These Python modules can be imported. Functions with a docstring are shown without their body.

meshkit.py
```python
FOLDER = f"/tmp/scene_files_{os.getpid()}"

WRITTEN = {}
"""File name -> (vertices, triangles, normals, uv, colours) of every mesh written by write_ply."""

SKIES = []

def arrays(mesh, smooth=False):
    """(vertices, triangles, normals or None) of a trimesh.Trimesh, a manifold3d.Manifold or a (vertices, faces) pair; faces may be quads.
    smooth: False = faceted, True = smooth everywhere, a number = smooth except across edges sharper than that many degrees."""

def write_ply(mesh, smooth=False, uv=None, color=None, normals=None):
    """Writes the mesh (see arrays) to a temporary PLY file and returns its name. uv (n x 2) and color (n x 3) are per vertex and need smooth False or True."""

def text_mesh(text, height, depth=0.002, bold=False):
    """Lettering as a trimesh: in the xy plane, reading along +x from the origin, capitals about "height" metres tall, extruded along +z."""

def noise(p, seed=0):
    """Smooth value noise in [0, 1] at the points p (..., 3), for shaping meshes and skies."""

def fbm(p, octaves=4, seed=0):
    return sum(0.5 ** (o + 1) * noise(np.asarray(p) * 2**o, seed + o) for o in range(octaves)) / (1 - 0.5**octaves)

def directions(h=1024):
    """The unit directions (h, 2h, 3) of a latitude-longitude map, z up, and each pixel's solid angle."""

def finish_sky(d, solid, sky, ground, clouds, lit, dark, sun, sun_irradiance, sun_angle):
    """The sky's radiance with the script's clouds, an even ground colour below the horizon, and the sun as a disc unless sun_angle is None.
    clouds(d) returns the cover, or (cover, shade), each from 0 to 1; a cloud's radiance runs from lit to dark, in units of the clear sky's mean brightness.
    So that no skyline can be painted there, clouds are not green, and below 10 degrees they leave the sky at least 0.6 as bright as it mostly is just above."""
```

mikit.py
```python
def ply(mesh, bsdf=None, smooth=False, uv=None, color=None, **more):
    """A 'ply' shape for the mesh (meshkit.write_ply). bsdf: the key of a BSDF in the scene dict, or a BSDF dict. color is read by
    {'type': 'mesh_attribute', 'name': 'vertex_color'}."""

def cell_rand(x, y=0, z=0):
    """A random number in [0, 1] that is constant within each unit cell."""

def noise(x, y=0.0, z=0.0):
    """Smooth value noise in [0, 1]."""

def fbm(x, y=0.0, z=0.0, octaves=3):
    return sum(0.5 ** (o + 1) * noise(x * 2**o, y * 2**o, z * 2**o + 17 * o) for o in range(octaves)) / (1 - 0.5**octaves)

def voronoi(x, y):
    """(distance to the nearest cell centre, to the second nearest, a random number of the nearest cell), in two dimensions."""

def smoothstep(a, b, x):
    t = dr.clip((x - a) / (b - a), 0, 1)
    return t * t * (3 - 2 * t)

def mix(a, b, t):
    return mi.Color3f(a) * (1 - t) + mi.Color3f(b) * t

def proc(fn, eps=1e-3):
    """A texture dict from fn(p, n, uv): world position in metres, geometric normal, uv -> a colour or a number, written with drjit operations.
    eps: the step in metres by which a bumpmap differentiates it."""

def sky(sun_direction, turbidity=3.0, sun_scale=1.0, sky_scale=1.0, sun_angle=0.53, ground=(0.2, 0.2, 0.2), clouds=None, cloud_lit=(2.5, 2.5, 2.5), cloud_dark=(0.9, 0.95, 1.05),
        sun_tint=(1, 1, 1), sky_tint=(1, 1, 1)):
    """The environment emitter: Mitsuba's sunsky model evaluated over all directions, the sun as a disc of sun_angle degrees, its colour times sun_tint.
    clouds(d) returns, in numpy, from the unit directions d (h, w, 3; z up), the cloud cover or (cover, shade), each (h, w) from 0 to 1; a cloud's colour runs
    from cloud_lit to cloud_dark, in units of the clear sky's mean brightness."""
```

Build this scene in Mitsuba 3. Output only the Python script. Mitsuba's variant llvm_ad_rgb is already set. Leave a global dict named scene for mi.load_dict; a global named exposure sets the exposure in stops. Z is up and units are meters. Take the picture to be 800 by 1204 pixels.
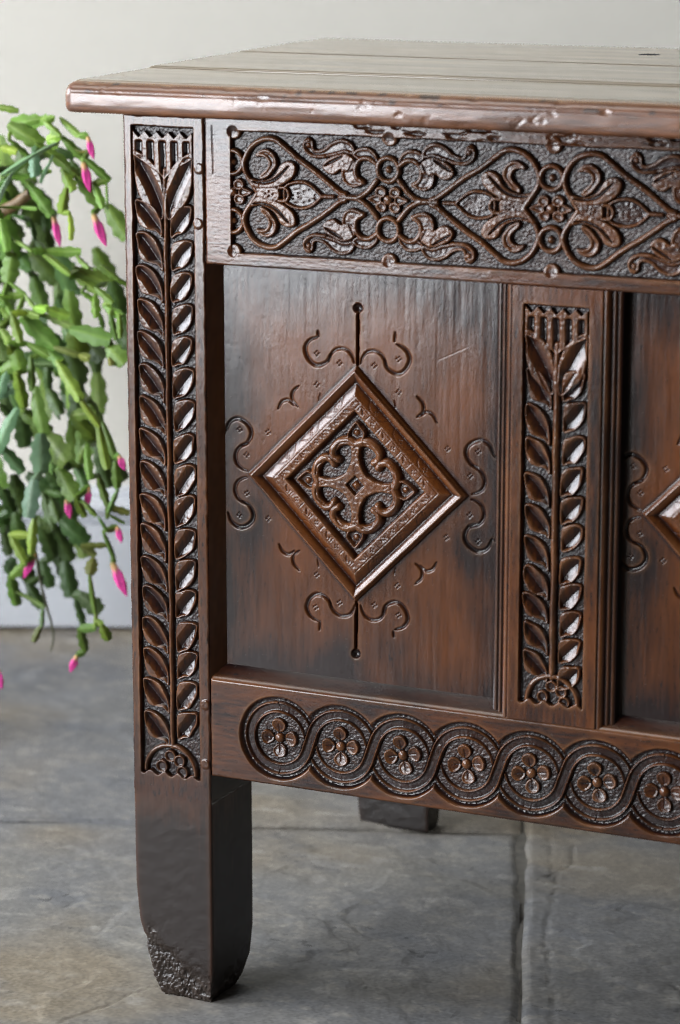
import math, random
import numpy as np, trimesh, drjit as dr, mitsuba as mi
import mikit, meshkit
from mikit import noise as pnoise, fbm as pfbm, smoothstep as pstep, mix as pmix
from scipy.ndimage import gaussian_filter

T = mi.ScalarTransform4f
scene, labels = {}, {}
# ---------------------------------------------------------------- camera, light, exposure
CAM = np.array([0.9942, -1.7875, 0.8429])
FWD = np.array([-0.4086, 0.8843, -0.2258])
scene["camera"] = {"type": "thinlens", "fov": 2 * math.degrees(math.atan(400 / 3400)), "fov_axis": "x", "aperture_radius": 0.0075,
                   "focus_distance": 2.13, "near_clip": 0.05, "far_clip": 60.0,
                   "to_world": T().look_at(origin=CAM.tolist(), target=(CAM + FWD).tolist(), up=[0, 0, 1])}
exposure = -0.14


def quad(c, n, w, h):
    """A w x h sheet centred on c, facing n (upright)."""
    c, n = np.array(c, float), np.array(n, float)
    n /= np.linalg.norm(n)
    r = np.cross([0, 0, 1.0], n) if abs(n[2]) < .95 else np.array([1.0, 0, 0])
    r /= np.linalg.norm(r)
    u = np.cross(n, r)
    v = [c - r * w / 2 - u * h / 2, c + r * w / 2 - u * h / 2, c + r * w / 2 + u * h / 2, c - r * w / 2 + u * h / 2]
    return trimesh.Trimesh(np.array(v), [[0, 1, 2], [0, 2, 3]], process=False)


def lamp(name, c, target, w, h, rgb):
    c = np.array(c, float)
    scene[name] = mikit.ply(quad(c, np.array(target) - c, w, h), {"type": "diffuse"}, emitter={"type": "area", "radiance": {"type": "rgb", "value": rgb}})


# daylight from a glazed door to the front left, a window on the left and an added overhead panel for ceiling bounce; dim room light from all round
lamp("window", (-1.30, -2.35, .87), (0.1, 0, 0.75), 1.05, 1.5, [17.0, 17.5, 18.3])
lamp("window_001", (-2.7, -0.95, 1.35), (0.0, 0.0, 0.5), 1.8, 1.5, [15.0, 15.7, 17.0])
lamp("window_002", (-0.9, -0.8, 3.0), (0.3, 0.2, 0.3), 1.5, 1.3, [4.6, 4.5, 4.3])
scene["room_light"] = {"type": "constant", "radiance": {"type": "rgb", "value": [0.04, 0.038, 0.035]}}
for k in ("window", "window_001", "window_002"):
    labels[k] = {"kind": "structure"}
LILY = {'strap':[[18.8,0.8],[14.3,7.3],[10.1,13.8],[8.9,19.4],[10.4,25.1],[14.4,31.4],[20.2,35.7],[27.6,37.8],[33.9,36.8],[39.5,33.0],[50.2,24.8],[63.7,16.3],[75.0,8.2],[81.7,3.4],[86.1,1.8]],'leaf':[[14.3,9.3],[21.7,8.1],[29.7,10.6],[34.3,14.4],[37.8,20.1],[42.3,22.4],[46.8,21.9],[49.1,19.1],[47.9,14.0],[44.5,10.3],[38.8,6.9],[32.0,4.5],[25.1,3.7],[18.8,3.4]],'groove':[[16.0,7.6],[25.1,7.5],[34.3,10.8],[44.0,19.7]],'cres':[[19.0,26.0],[23.0,29.2],[28.1,29.6],[32.7,26.0],[33.8,20.5],[30.9,16.3],[27.5,12.5],[22.3,10.2],[22.9,12.8],[27.5,17.1],[28.9,21.3],[26.4,25.3],[22.4,26.3]],'calyx':[[36.0,4.4],[41.1,4.3],[43.9,0.5]],'body':[[18.2,3.1],[27.4,4.3],[35.4,4.7],[37.1,0.2],[34.2,-0.8],[18.8,-0.7]],'bud':[[39.4,4.9],[44.5,8.9],[52.5,10.3],[59.2,8.9],[64.8,5.1],[68.8,0.2]],'tip':[[68.8,-0.5],[75.5,-1.2]]}
SMALL = {'lobe':[[-59.5,39.9],[-62.9,37.9],[-63.3,33.6],[-61.0,29.4],[-54.9,26.2],[-46.3,26.9],[-39.1,28.8],[-32.7,30.7],[-26.5,29.4],[-24.8,33.1],[-28.4,37.8],[-34.8,39.6],[-42.0,37.5],[-48.5,32.6],[-54.9,31.8],[-56.1,37.2]],'lobe2':[[-26.5,29.4],[-22.7,33.4],[-14.9,34.3],[-9.2,30.4],[-7.5,25.3],[-11.3,23.9],[-16.3,26.6],[-22.7,26.3]],'spiral':[[-59.3,36.0]],'leaf':[[-48.8,21.2],[-46.3,25.3],[-39.1,29.1],[-31.2,30.5],[-24.1,26.2],[-24.1,19.8],[-29.1,17.9],[-34.5,18.4],[-39.8,15.1],[-44.9,15.6],[-48.5,18.6]],'groove':[[-47.0,21.1],[-33.4,28.7]],'curl':[[-8.5,23.7],[-14.2,27.3],[-20.5,26.4],[-24.1,21.1],[-23.4,14.6],[-18.4,11.0]],'cres':[[-33.7,18.4],[-32.7,11.2],[-27.7,7.9],[-21.9,8.6],[-17.4,11.4],[-21.2,12.5],[-23.7,16.5],[-24.8,21.0],[-29.1,19.5]],'ringlink':[[-36.2,0.1],[-29.1,-0.1],[-21.9,0.8],[-14.8,5.3],[-8.2,13.1]]}
CROSS = {'curl':[[-1.0,30.0],[-6.8,32.3],[-13.5,29.8],[-17.8,24.7],[-16.9,19.8],[-13.8,17.8]],'curl2':[[0.9,30.1],[6.6,32.5],[13.1,31.2],[16.3,25.9],[14.0,20.7]],'bud':[[0.3,46.9],[3.9,43.5],[6.9,38.8],[5.3,33.6],[-0.0,30.1],[-5.2,32.7],[-6.1,37.6],[-3.4,42.9]],'arm':[[-1.7,28.7],[-2.5,20.5],[-4.1,14.7],[-6.8,8.8],[-11.5,4.0]]}
SCRIBE = {'S':[[-2.1,86.2],[-3.4,90.5],[-6.6,94.6],[-11.8,96.1],[-16.8,94.6],[-19.9,91.2],[-22.3,85.5],[-28.2,82.1],[-33.4,82.9],[-37.7,87.5],[-39.3,93.6],[-36.0,99.3],[-29.4,102.4]],'tick':[[-29.2,110.0],[-28.8,102.8]],'q':[[-31.4,91.8],[-13.4,86.2],[-31.2,68.9],[-59.4,35.0]],'c1':[[-44.4,67.5],[-49.3,62.4],[-49.4,56.6],[-44.5,52.1]],'c2':[[-60.7,48.6],[-57.7,54.1],[-52.7,56.0],[-48.0,52.4]],'t2':[[-29.1,63.0],[-30.2,56.9]]}
SLIT = [[0.5,84.6],[0.7,125.1],[0.8,127.5],[-0.5,-84.6],[-0.1,-122.6],[0.1,-126.4]]
SEGS = [[-315,344,623,-293,620,62,'g'],[-273,351,612,-306,608,145,'g'],[-303,347,607,-275,592,152,'g'],[-275,352,613,-257,615,69,'g'],[-256,353,614,-231,602,62,'g'],[-263,338,612,-247,602,68,'g'],[-261,338,597,-247,596,123,'b'],[-274,344,592,-250,573,103,'g'],[-299,414,581,-283,574,85,'d'],[-260,362,597,-241,579,83,'g'],[-240,358,586,-233,587,34,'o'],[-232,349,582,-211,564,75,'g'],[-213,353,563,-207,541,22,'g'],[-281,412,571,-271,561,85,'d'],[-255,353,570,-241,555,110,'g'],[-244,359,565,-229,540,138,'g'],[-224,351,561,-209,543,75,'g'],[-258,356,570,-254,552,66,'g'],[-241,334,557,-239,538,98,'b'],[-231,320,539,-233,516,61,'b'],[-292,356,557,-268,532,111,'g'],[-304,332,590,-287,587,76,'b'],[-303,345,595,-289,580,55,'g'],[-260,319,588,-286,570,41,'t'],[-297,339,567,-307,539,48,'t'],[-254,329,578,-270,561,41,'t'],[-275,335,570,-257,571,48,'b'],[-275,339,586,-268,568,110,'t'],[-365,425,559,-354,556,86,'d'],[-314,360,563,-295,558,77,'g'],[-358,417,546,-344,551,57,'d'],[-365,427,541,-354,524,130,'d'],[-295,349,537,-274,538,35,'g'],[-311,340,529,-302,501,104,'g'],[-349,411,518,-336,500,153,'d'],[-342,413,520,-326,520,31,'d'],[-336,431,515,-335,496,54,'d'],[-303,348,508,-278,502,37,'g'],[-281,353,501,-246,483,59,'g'],[-269,345,501,-241,501,91,'g'],[-306,350,496,-309,472,163,'g'],[-342,417,487,-326,473,153,'d'],[-324,416,485,-302,464,198,'d'],[-311,422,484,-287,476,107,'d'],[-243,352,498,-230,489,51,'g'],[-234,360,487,-221,488,26,'g'],[-220,354,490,-208,479,66,'g'],[-210,360,479,-199,470,51,'g'],[-249,359,484,-226,473,133,'g'],[-251,362,479,-231,465,89,'g'],[-226,354,471,-208,460,66,'g'],[-297,412,469,-273,456,76,'d'],[-307,429,463,-297,447,183,'d'],[-244,361,465,-231,456,52,'g'],[-230,360,463,-223,447,88,'g'],[-217,352,457,-197,450,88,'g'],[-193,335,452,-190,434,58,'b'],[-206,343,450,-201,430,66,'g'],[-224,358,447,-226,435,51,'g'],[-249,352,433,-213,427,162,'g'],[-298,345,448,-270,447,74,'g'],[-255,320,456,-239,449,102,'b'],[-279,358,443,-252,435,74,'g'],[-323,362,456,-302,459,68,'g'],[-288,340,463,-275,454,44,'g'],[-324,357,457,-312,443,75,'g'],[-294,328,448,-285,425,89,'b'],[-292,342,442,-266,417,178,'g'],[-317,345,431,-302,421,90,'g'],[-323,356,450,-314,437,75,'g'],[-332,429,465,-318,440,154,'d'],[-296,409,451,-291,432,136,'d'],[-294,423,439,-289,424,61,'d'],[-290,409,423,-273,407,167,'d'],[-215,355,421,-198,408,162,'g'],[-291,346,419,-260,405,74,'g'],[-256,339,406,-228,379,111,'b'],[-240,362,372,-227,348,119,'g'],[-212,330,356,-200,322,80,'b'],[-226,362,351,-211,323,67,'g'],[-301,340,419,-293,394,141,'g'],[-300,332,417,-298,403,89,'b'],[-314,339,393,-299,401,119,'g'],[-288,323,397,-289,365,111,'b'],[-292,328,363,-306,328,126,'t'],[-310,333,327,-298,305,120,'t'],[-285,342,408,-282,380,74,'g'],[-279,339,381,-266,344,133,'g'],[-307,359,357,-282,338,135,'g'],[-267,326,343,-275,308,177,'t'],[-284,361,337,-256,317,210,'g'],[-283,360,336,-271,306,135,'g'],[-327,417,387,-302,389,61,'d'],[-274,349,415,-252,402,104,'g'],[-295,420,398,-283,380,122,'d'],[-243,353,411,-226,412,81,'o'],[-316,422,365,-296,346,123,'d'],[-315,421,350,-306,337,38,'d'],[-292,423,359,-287,341,107,'d'],[-255,361,356,-241,332,134,'g'],[-236,350,334,-243,318,67,'g'],[-234,348,334,-224,308,81,'g'],[-287,425,353,-272,334,123,'d'],[-297,414,371,-287,363,153,'d'],[-362,415,347,-357,335,77,'d'],[-317,341,371,-306,380,105,'t'],[-212,351,413,-206,407,59,'o'],[-208,351,320,-207,298,89,'g'],[-199,338,299,-208,279,51,'g'],[-224,348,308,-217,281,74,'g'],[-218,352,282,-214,271,45,'g'],[-207,338,276,-200,267,29,'g'],[-217,353,279,-203,273,67,'o'],[-282,409,303,-267,281,122,'d'],[-263,349,309,-245,287,164,'g'],[-320,424,286,-308,273,124,'d'],[-317,416,271,-298,271,70,'d'],[-239,336,289,-238,270,81,'b'],[-234,339,285,-222,274,52,'g'],[-219,339,273,-214,260,30,'g'],[-223,354,256,-216,232,42,'g'],[-274,324,303,-276,273,163,'t'],[-321,419,267,-309,238,116,'d'],[-315,422,263,-304,245,124,'d'],[-301,416,245,-279,226,178,'d'],[-241,347,243,-231,234,82,'o'],[-229,346,233,-227,222,112,'o'],[-308,417,237,-300,206,155,'d'],[-302,422,204,-295,175,163,'d'],[-275,325,270,-275,240,89,'b'],[-307,337,249,-292,226,90,'b'],[-319,409,239,-314,209,155,'d'],[-327,422,203,-319,180,133,'d'],[-356,426,279,-352,243,172,'d'],[-349,415,246,-347,209,156,'d'],[-364,413,273,-359,247,125,'d'],[-373,427,239,-365,222,141,'d'],[-362,414,227,-355,209,109,'d'],[-351,412,206,-357,190,141,'d'],[-315,348,207,-316,179,119,'g'],[-347,425,204,-346,178,141,'d'],[-334,410,184,-322,163,125,'d'],[-281,346,184,-280,167,45,'g'],[-284,346,166,-289,152,68,'o'],[-296,428,171,-292,143,86,'d'],[-285,419,177,-266,163,171,'d'],[-224,339,186,-217,177,52,'b'],[-208,322,181,-205,167,96,'b'],[-244,346,168,-245,145,90,'g']]
BUDS = [[-223,340,602,-214,583,57],[-233,349,579,-223,554,77],[-270,360,531,-260,504,65],[-230,359,534,-214,507,82],[-201,345,328,-192,317,62],[-209,353,263,-201,250,59],[-236,353,296,-235,278,62],[-260,355,282,-253,266,66],[-219,361,228,-201,200,90],[-288,347,233,-297,209,69],[-252,354,141,-256,126,64],[-339,359,118,-330,100,68]]
STEM = [[-354.3,360.0,516.2],[-329.7,360.0,526.6],[-306.8,360.0,538.2],[-292.2,360.0,548.5]]
DEAD = [[-301.6,370.0,225.6],[-297.8,370.0,202.5],[-292.3,370.0,179.6],[-286.7,370.0,160.6],[-285.2,370.0,148.9],[-288.2,370.0,135.9]]

# ---------------------------------------------------------------- materials
def varnished(rough, specular=.5, coat=.3, gloss=.8):
    return {"type": "twosided", "bsdf": {"type": "principled", "base_color": {"type": "mesh_attribute", "name": "vertex_color"}, "roughness": rough, "specular": specular,
            "clearcoat": coat, "clearcoat_gloss": gloss}}


scene["oak"] = varnished(.21, .58, .0, .95)
scene["oak_polished"] = varnished(.11, .68, 1.0, .98)


def lid_rough(p, n, uv):
    """The nose of the lid is rubbed dull by hands, its top is waxed."""
    return 0.31 - 0.20 * pstep(-0.024, -0.017, p.y) + 0.10 * (pfbm(p.x * 40, p.y * 300, p.z * 300, 2) - 0.5) * pstep(-0.017, -0.024, p.y)


scene["oak_polished"]["bsdf"]["roughness"] = mikit.proc(lid_rough)
scene["oak_dull"] = varnished(.6, .4, 0.0)
scene["oak_ground"] = varnished(.36, .6, 0.0)
scene["leaf_green"] = {"type": "twosided", "bsdf": {"type": "principled", "base_color": {"type": "mesh_attribute", "name": "vertex_color"}, "roughness": 0.46, "specular": 0.35}}
scene["petal"] = {"type": "twosided", "bsdf": {"type": "principled", "base_color": {"type": "mesh_attribute", "name": "vertex_color"}, "roughness": 0.45, "specular": 0.35}}


def wall_color(p, n, uv):
    g = pfbm(p.x * 2.3, p.y * 2.3, p.z * 2.3, 3) * 0.05 + pnoise(p.x * 90, p.y * 90, p.z * 90) * 0.012
    return mi.Color3f(0.67, 0.65, 0.585) * (0.965 + g)


def paint_color(p, n, uv):
    g = pfbm(p.x * 5, p.y * 5, p.z * 14, 3) * 0.07
    return mi.Color3f(0.50, 0.52, 0.55) * (0.96 + g)


def stone_color(p, n, uv):
    x, y = p.x, p.y
    a = pfbm(x * 3.1 + 4, y * 3.1, 0.5, 4)
    b = pfbm(x * 9 + 40 + a, y * 16, 3.5, 4)
    c = pfbm(x * 70, y * 90, 1.5, 3)
    d = pnoise(x * 420, y * 420, 2.0)
    w = pfbm(x * 4.3 - 7, y * 5.2 + 3, 11.5, 3)
    col = pmix(mi.Color3f(0.150, 0.152, 0.156), mi.Color3f(0.196, 0.186, 0.163), pstep(0.36, 0.66, a))
    col = pmix(col, mi.Color3f(0.215, 0.172, 0.112), 0.7 * pstep(0.46, 0.68, w))
    col = pmix(col, mi.Color3f(0.105, 0.115, 0.135), 0.5 * pstep(0.5, 0.75, b))
    col = pmix(col, mi.Color3f(0.27, 0.25, 0.21), 0.3 * pstep(0.5, 0.75, c))
    # pale scuffs and dark specks
    s = pfbm(x * 34 + y * 12, y * 55 - x * 14, 6.1, 4)
    col = pmix(col, mi.Color3f(0.36, 0.35, 0.33), 0.30 * pstep(0.64, 0.80, s))
    col = pmix(col, mi.Color3f(0.05, 0.05, 0.05), 0.6 * pstep(0.83, 0.93, pnoise(x * 150, y * 150, 9.0)) * pstep(0.5, 0.7, b))
    return col * (0.84 + 0.32 * d) * (0.8 + 0.4 * c) * 0.98


def stone_bump(p, n, uv):
    return pfbm(p.x * 60, p.y * 90, p.z * 60, 3) + 0.35 * pnoise(p.x * 380, p.y * 380, 1.0)


def stone_rough(p, n, uv):
    return 0.36 + 0.3 * pfbm(p.x * 14, p.y * 22, 8.0, 3)


def mortar_color(p, n, uv):
    return mi.Color3f(0.15, 0.142, 0.125) * (0.6 + 0.8 * pfbm(p.x * 110, p.y * 110, 2.0, 3))


scene["wall_paint"] = {"type": "twosided", "bsdf": {"type": "principled", "base_color": mikit.proc(wall_color), "roughness": 0.75, "specular": 0.3}}
scene["skirting_paint"] = {"type": "twosided", "bsdf": {"type": "principled", "base_color": mikit.proc(paint_color), "roughness": 0.42, "specular": 0.45}}
scene["stone"] = {"type": "twosided", "bsdf": {"type": "bumpmap", "arbitrary": mikit.proc(stone_bump, 6e-4), "scale": 0.0007,
                  "bsdf": {"type": "principled", "base_color": mikit.proc(stone_color), "roughness": mikit.proc(stone_rough), "specular": 0.42}}}
scene["mortar"] = {"type": "twosided", "bsdf": {"type": "diffuse", "reflectance": mikit.proc(mortar_color)}}


# ---------------------------------------------------------------- mesh helpers
def put(key, v, f, bsdf, n=None, c=None, **more):
    """One shape of the scene, with its own normals and vertex colours."""
    base, k = key, 0
    while key in scene:
        k += 1
        key = f"{base}_{k:03d}"
    path = meshkit.write_ply((v, f), False, color=c, normals=n)
    scene[key] = {"type": "ply", "filename": path, "face_normals": n is None, "bsdf": {"type": "ref", "id": bsdf}, **more}
    return key


def put_mesh(key, mesh, bsdf, smooth=False, color=None, **more):
    v, f, n = meshkit.arrays(mesh, smooth)
    c = None if color is None else (color if np.ndim(color) == 2 else np.tile(color, (len(v), 1)))
    return put(key, v, f, bsdf, n, c, **more)


def box(x0, x1, y0, y1, z0, z1):
    return trimesh.creation.box(bounds=[[x0, y0, z0], [x1, y1, z1]])


def smooth01(t):
    t = np.clip(t, 0, 1)
    return t * t * (3 - 2 * t)


def spline(P, closed=False, n=6):
    P = np.asarray(P, float)
    Q = np.vstack([P[-1], P, P[0], P[1]]) if closed else np.vstack([2 * P[0] - P[1], P, 2 * P[-1] - P[-2]])
    t = np.linspace(0, 1, n, endpoint=False)[:, None]
    out = []
    for i in range(1, len(Q) - 2):
        a, b, c, d = Q[i - 1:i + 3]
        out.append(.5 * (2 * b + (c - a) * t + (2 * a - 5 * b + 4 * c - d) * t ** 2 + (3 * b - a - 3 * c + d) * t ** 3))
    out = np.vstack(out)
    return out if closed else np.vstack([out, P[-1]])


def d_line(P, X, Z):
    """Distance to a polyline and the position along it (0 to 1)."""
    best, where = np.full(X.shape, 1e9), np.zeros(X.shape)
    L = np.concatenate([[0], np.cumsum(np.linalg.norm(np.diff(P, axis=0), axis=1))])
    for i in range(len(P) - 1):
        a, e = P[i], P[i + 1] - P[i]
        l2 = e @ e + 1e-12
        t = np.clip(((X - a[0]) * e[0] + (Z - a[1]) * e[1]) / l2, 0, 1)
        d = np.hypot(X - a[0] - t * e[0], Z - a[1] - t * e[1])
        m = d < best
        best[m] = d[m]
        where[m] = ((L[i] + t * (L[i + 1] - L[i])) / L[-1])[m]
    return best, where


def d_poly(P, X, Z):
    """Signed distance to a closed polygon, positive inside."""
    d, _ = d_line(np.vstack([P, P[:1]]), X, Z)
    inside = np.zeros(X.shape, bool)
    for a, b in zip(P, np.roll(P, -1, axis=0)):
        if a[1] != b[1]:
            inside ^= ((a[1] > Z) != (b[1] > Z)) & (X < (b[0] - a[0]) * (Z - a[1]) / (b[1] - a[1]) + a[0])
    return np.where(inside, d, -d)


def F3(X, Z, sx, sz, seed, octaves=3):
    return meshkit.fbm(np.stack([X / sx, Z / sz, np.full_like(X, seed * 7.3)], -1), octaves, seed)


class Board:
    """A carved wooden face seen from -y: a height field H (mm, 0 = the face) over x, z in mm, every vertex with the name of its motif."""

    def __init__(self, xs, zs, seed, warp=.45):
        self.xs, self.zs, self.seed = np.asarray(xs), np.asarray(zs), seed
        self.X, self.Z = np.meshgrid(self.xs, self.zs)
        self.H = np.zeros_like(self.X)
        self.L = np.zeros(self.X.shape, int)
        self.cover = np.zeros_like(self.X)
        self.names = ["", "ground"]
        if warp:
            self.WX = self.X + warp * 2 * (F3(self.X, self.Z, 13, 13, seed, 2) - .5)
            self.WZ = self.Z + warp * 2 * (F3(self.X, self.Z, 13, 13, seed + 3, 2) - .5)
        else:
            self.WX, self.WZ = self.X, self.Z

    def name(self, s):
        self.names.append(s)
        return len(self.names) - 1

    def win(self, P, m):
        lo, hi = np.min(P, 0) - m - 1, np.max(P, 0) + m + 1
        i0, i1 = np.searchsorted(self.zs, [lo[1], hi[1]])
        j0, j1 = np.searchsorted(self.xs, [lo[0], hi[0]])
        return (slice(i0, i1), slice(j0, j1)) if i1 > i0 + 1 and j1 > j0 + 1 else None

    def raise_to(self, s, h, lab, force=None):
        """Lift the field to h where it is higher (or wherever force is true)."""
        m = h > self.H[s] if force is None else force
        self.H[s] = np.where(m, h, self.H[s])
        if lab:
            self.L[s] = np.where(m, lab, self.L[s])

    def blob(self, P, base, top, bevel, lab, dish=0, rim=1.1, closed_spline=True, grow=0.0):
        P = spline(P, True) if closed_spline else np.asarray(P, float)
        s = self.win(P, 2)
        if s is None:
            return
        d = d_poly(P, self.WX[s], self.WZ[s]) + grow
        t = np.clip(d / bevel, 0, 1)
        h = base + (top - base) * (.80 * np.minimum(1, t * 2.4) + .20 * t)
        if dish:
            h = h - dish * smooth01((d - rim) / 1.6)
        self.raise_to(s, np.where(d > 0, h, -99), lab)

    def strap(self, P, hw, base, top, lab, sp=True, taper=0):
        P = spline(P) if sp else np.asarray(P, float)
        s = self.win(P, hw + 1)
        if s is None:
            return
        d, w = d_line(P, self.WX[s], self.WZ[s])
        r = hw * (1 - taper * w)
        h = base + (top - base) * np.clip(1 - (d / r) ** 2, 0, 1) ** .45
        self.raise_to(s, np.where(d < r, h, -99), lab)

    def gouge(self, P, hw, depth, taper=1.0, sp=True, power=1.0):
        P = spline(P) if sp else np.asarray(P, float)
        s = self.win(P, hw + 1)
        if s is None:
            return
        d, w = d_line(P, self.WX[s], self.WZ[s])
        r = hw * (1 - taper * (1 - np.sqrt(np.clip(4 * w * (1 - w), 0, 1))))
        cut = depth * np.clip(1 - d / np.maximum(r, .05), 0, 1) ** power
        self.H[s] -= cut

    def dome(self, x, z, r, base, top, lab, power=.5):
        s = self.win([(x, z)], r + 1)
        if s is None:
            return
        d = np.hypot(self.WX[s] - x, self.WZ[s] - z)
        self.raise_to(s, np.where(d < r, base + (top - base) * np.clip(1 - (d / r) ** 2, 0, 1) ** power, -99), lab)

    def pit(self, x, z, r, depth, power=1.0):
        s = self.win([(x, z)], r + 1)
        if s is None:
            return
        d = np.hypot(self.WX[s] - x, self.WZ[s] - z)
        self.H[s] -= depth * np.clip(1 - (d / r) ** 2, 0, 1) ** power

    def ring(self, x, z, r, hw, base, top, lab):
        s = self.win([(x, z)], r + hw + 1)
        if s is None:
            return
        d = np.abs(np.hypot(self.WX[s] - x, self.WZ[s] - z) - r)
        self.raise_to(s, np.where(d < hw, base + (top - base) * np.clip(1 - (d / hw) ** 2, 0, 1) ** .45, -99), lab)

    def punches(self, x, z, q=1.35, r=.75, depth=.7, rot=0):
        for k in range(4):
            a = rot + k * math.pi / 2
            self.pit(x + q * math.cos(a), z + q * math.sin(a), r, depth)

    def edges(self, r=1.3, sides="lrbt", rough=.5):
        """Round the outer arrises and nibble them."""
        d = np.full(self.X.shape, 99.)
        for c, e in (("l", self.X - self.xs[0]), ("r", self.xs[-1] - self.X), ("b", self.Z - self.zs[0]), ("t", self.zs[-1] - self.Z)):
            if c in sides:
                d = np.minimum(d, e)
        d = d + rough * 2 * (F3(self.X, self.Z, 6, 6, self.seed + 11, 3) - .62)
        t = np.clip(d / r, 0, 1)
        self.H -= r * .8 * (1 - np.sqrt(np.clip(1 - (1 - t) ** 2, 0, 1)))

    def finish(self, key, y0, thick, bsdf="oak", tone=1.0, grain="z", ground=None, bump=1.0, back=True, to_world=None, red=0.0, wear=.58, relief=3.5, micro=1.0, figure=1.0, edge_dark=0.0, fade=False):
        X, Z, sd = self.X, self.Z, self.seed
        gx, gz = (1, 9) if grain == "z" else (9, 1)
        # hand-planed unevenness, grain and the crackle of old varnish
        und = (F3(X, Z, 16 * (1 + gx / 9), 16 * (1 + gz / 9), sd + 1, 2) - .5) * .30
        gr = (F3(X, Z, .9 * gx, .9 * gz, sd + 2, 3) - .5)
        cr = F3(X, Z, 1.3 * (1 + gx / 6), 1.3 * (1 + gz / 6), sd + 4, 2) - .5
        self.H += np.where(self.L > 1, .55 * (np.abs(F3(X, Z, 3.4, 3.4, sd + 15, 2) - .5) - .12), 0)      # knife facets
        self.H += und * bump * (smooth01((Z - self.zs[0]) / 12) if fade else 1) + (.045 * gr + .07 * cr) * micro
        H = self.H
        # wear: high, convex places are rubbed to a lighter brown; hollows are coloured darker with depth
        step = .45
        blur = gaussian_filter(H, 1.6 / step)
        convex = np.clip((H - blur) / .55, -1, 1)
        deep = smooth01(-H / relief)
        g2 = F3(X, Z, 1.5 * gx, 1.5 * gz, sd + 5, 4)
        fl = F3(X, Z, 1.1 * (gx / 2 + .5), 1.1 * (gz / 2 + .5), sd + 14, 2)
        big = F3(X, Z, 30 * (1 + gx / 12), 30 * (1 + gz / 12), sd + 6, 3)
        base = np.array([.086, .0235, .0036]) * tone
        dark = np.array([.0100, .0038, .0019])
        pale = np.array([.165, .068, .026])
        t = .62 + (1.1 if edge_dark else 1.6) * (big - .5) + figure * (1.5 * (g2 - .5) - .9 * smooth01((fl - .62) * 5))
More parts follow.
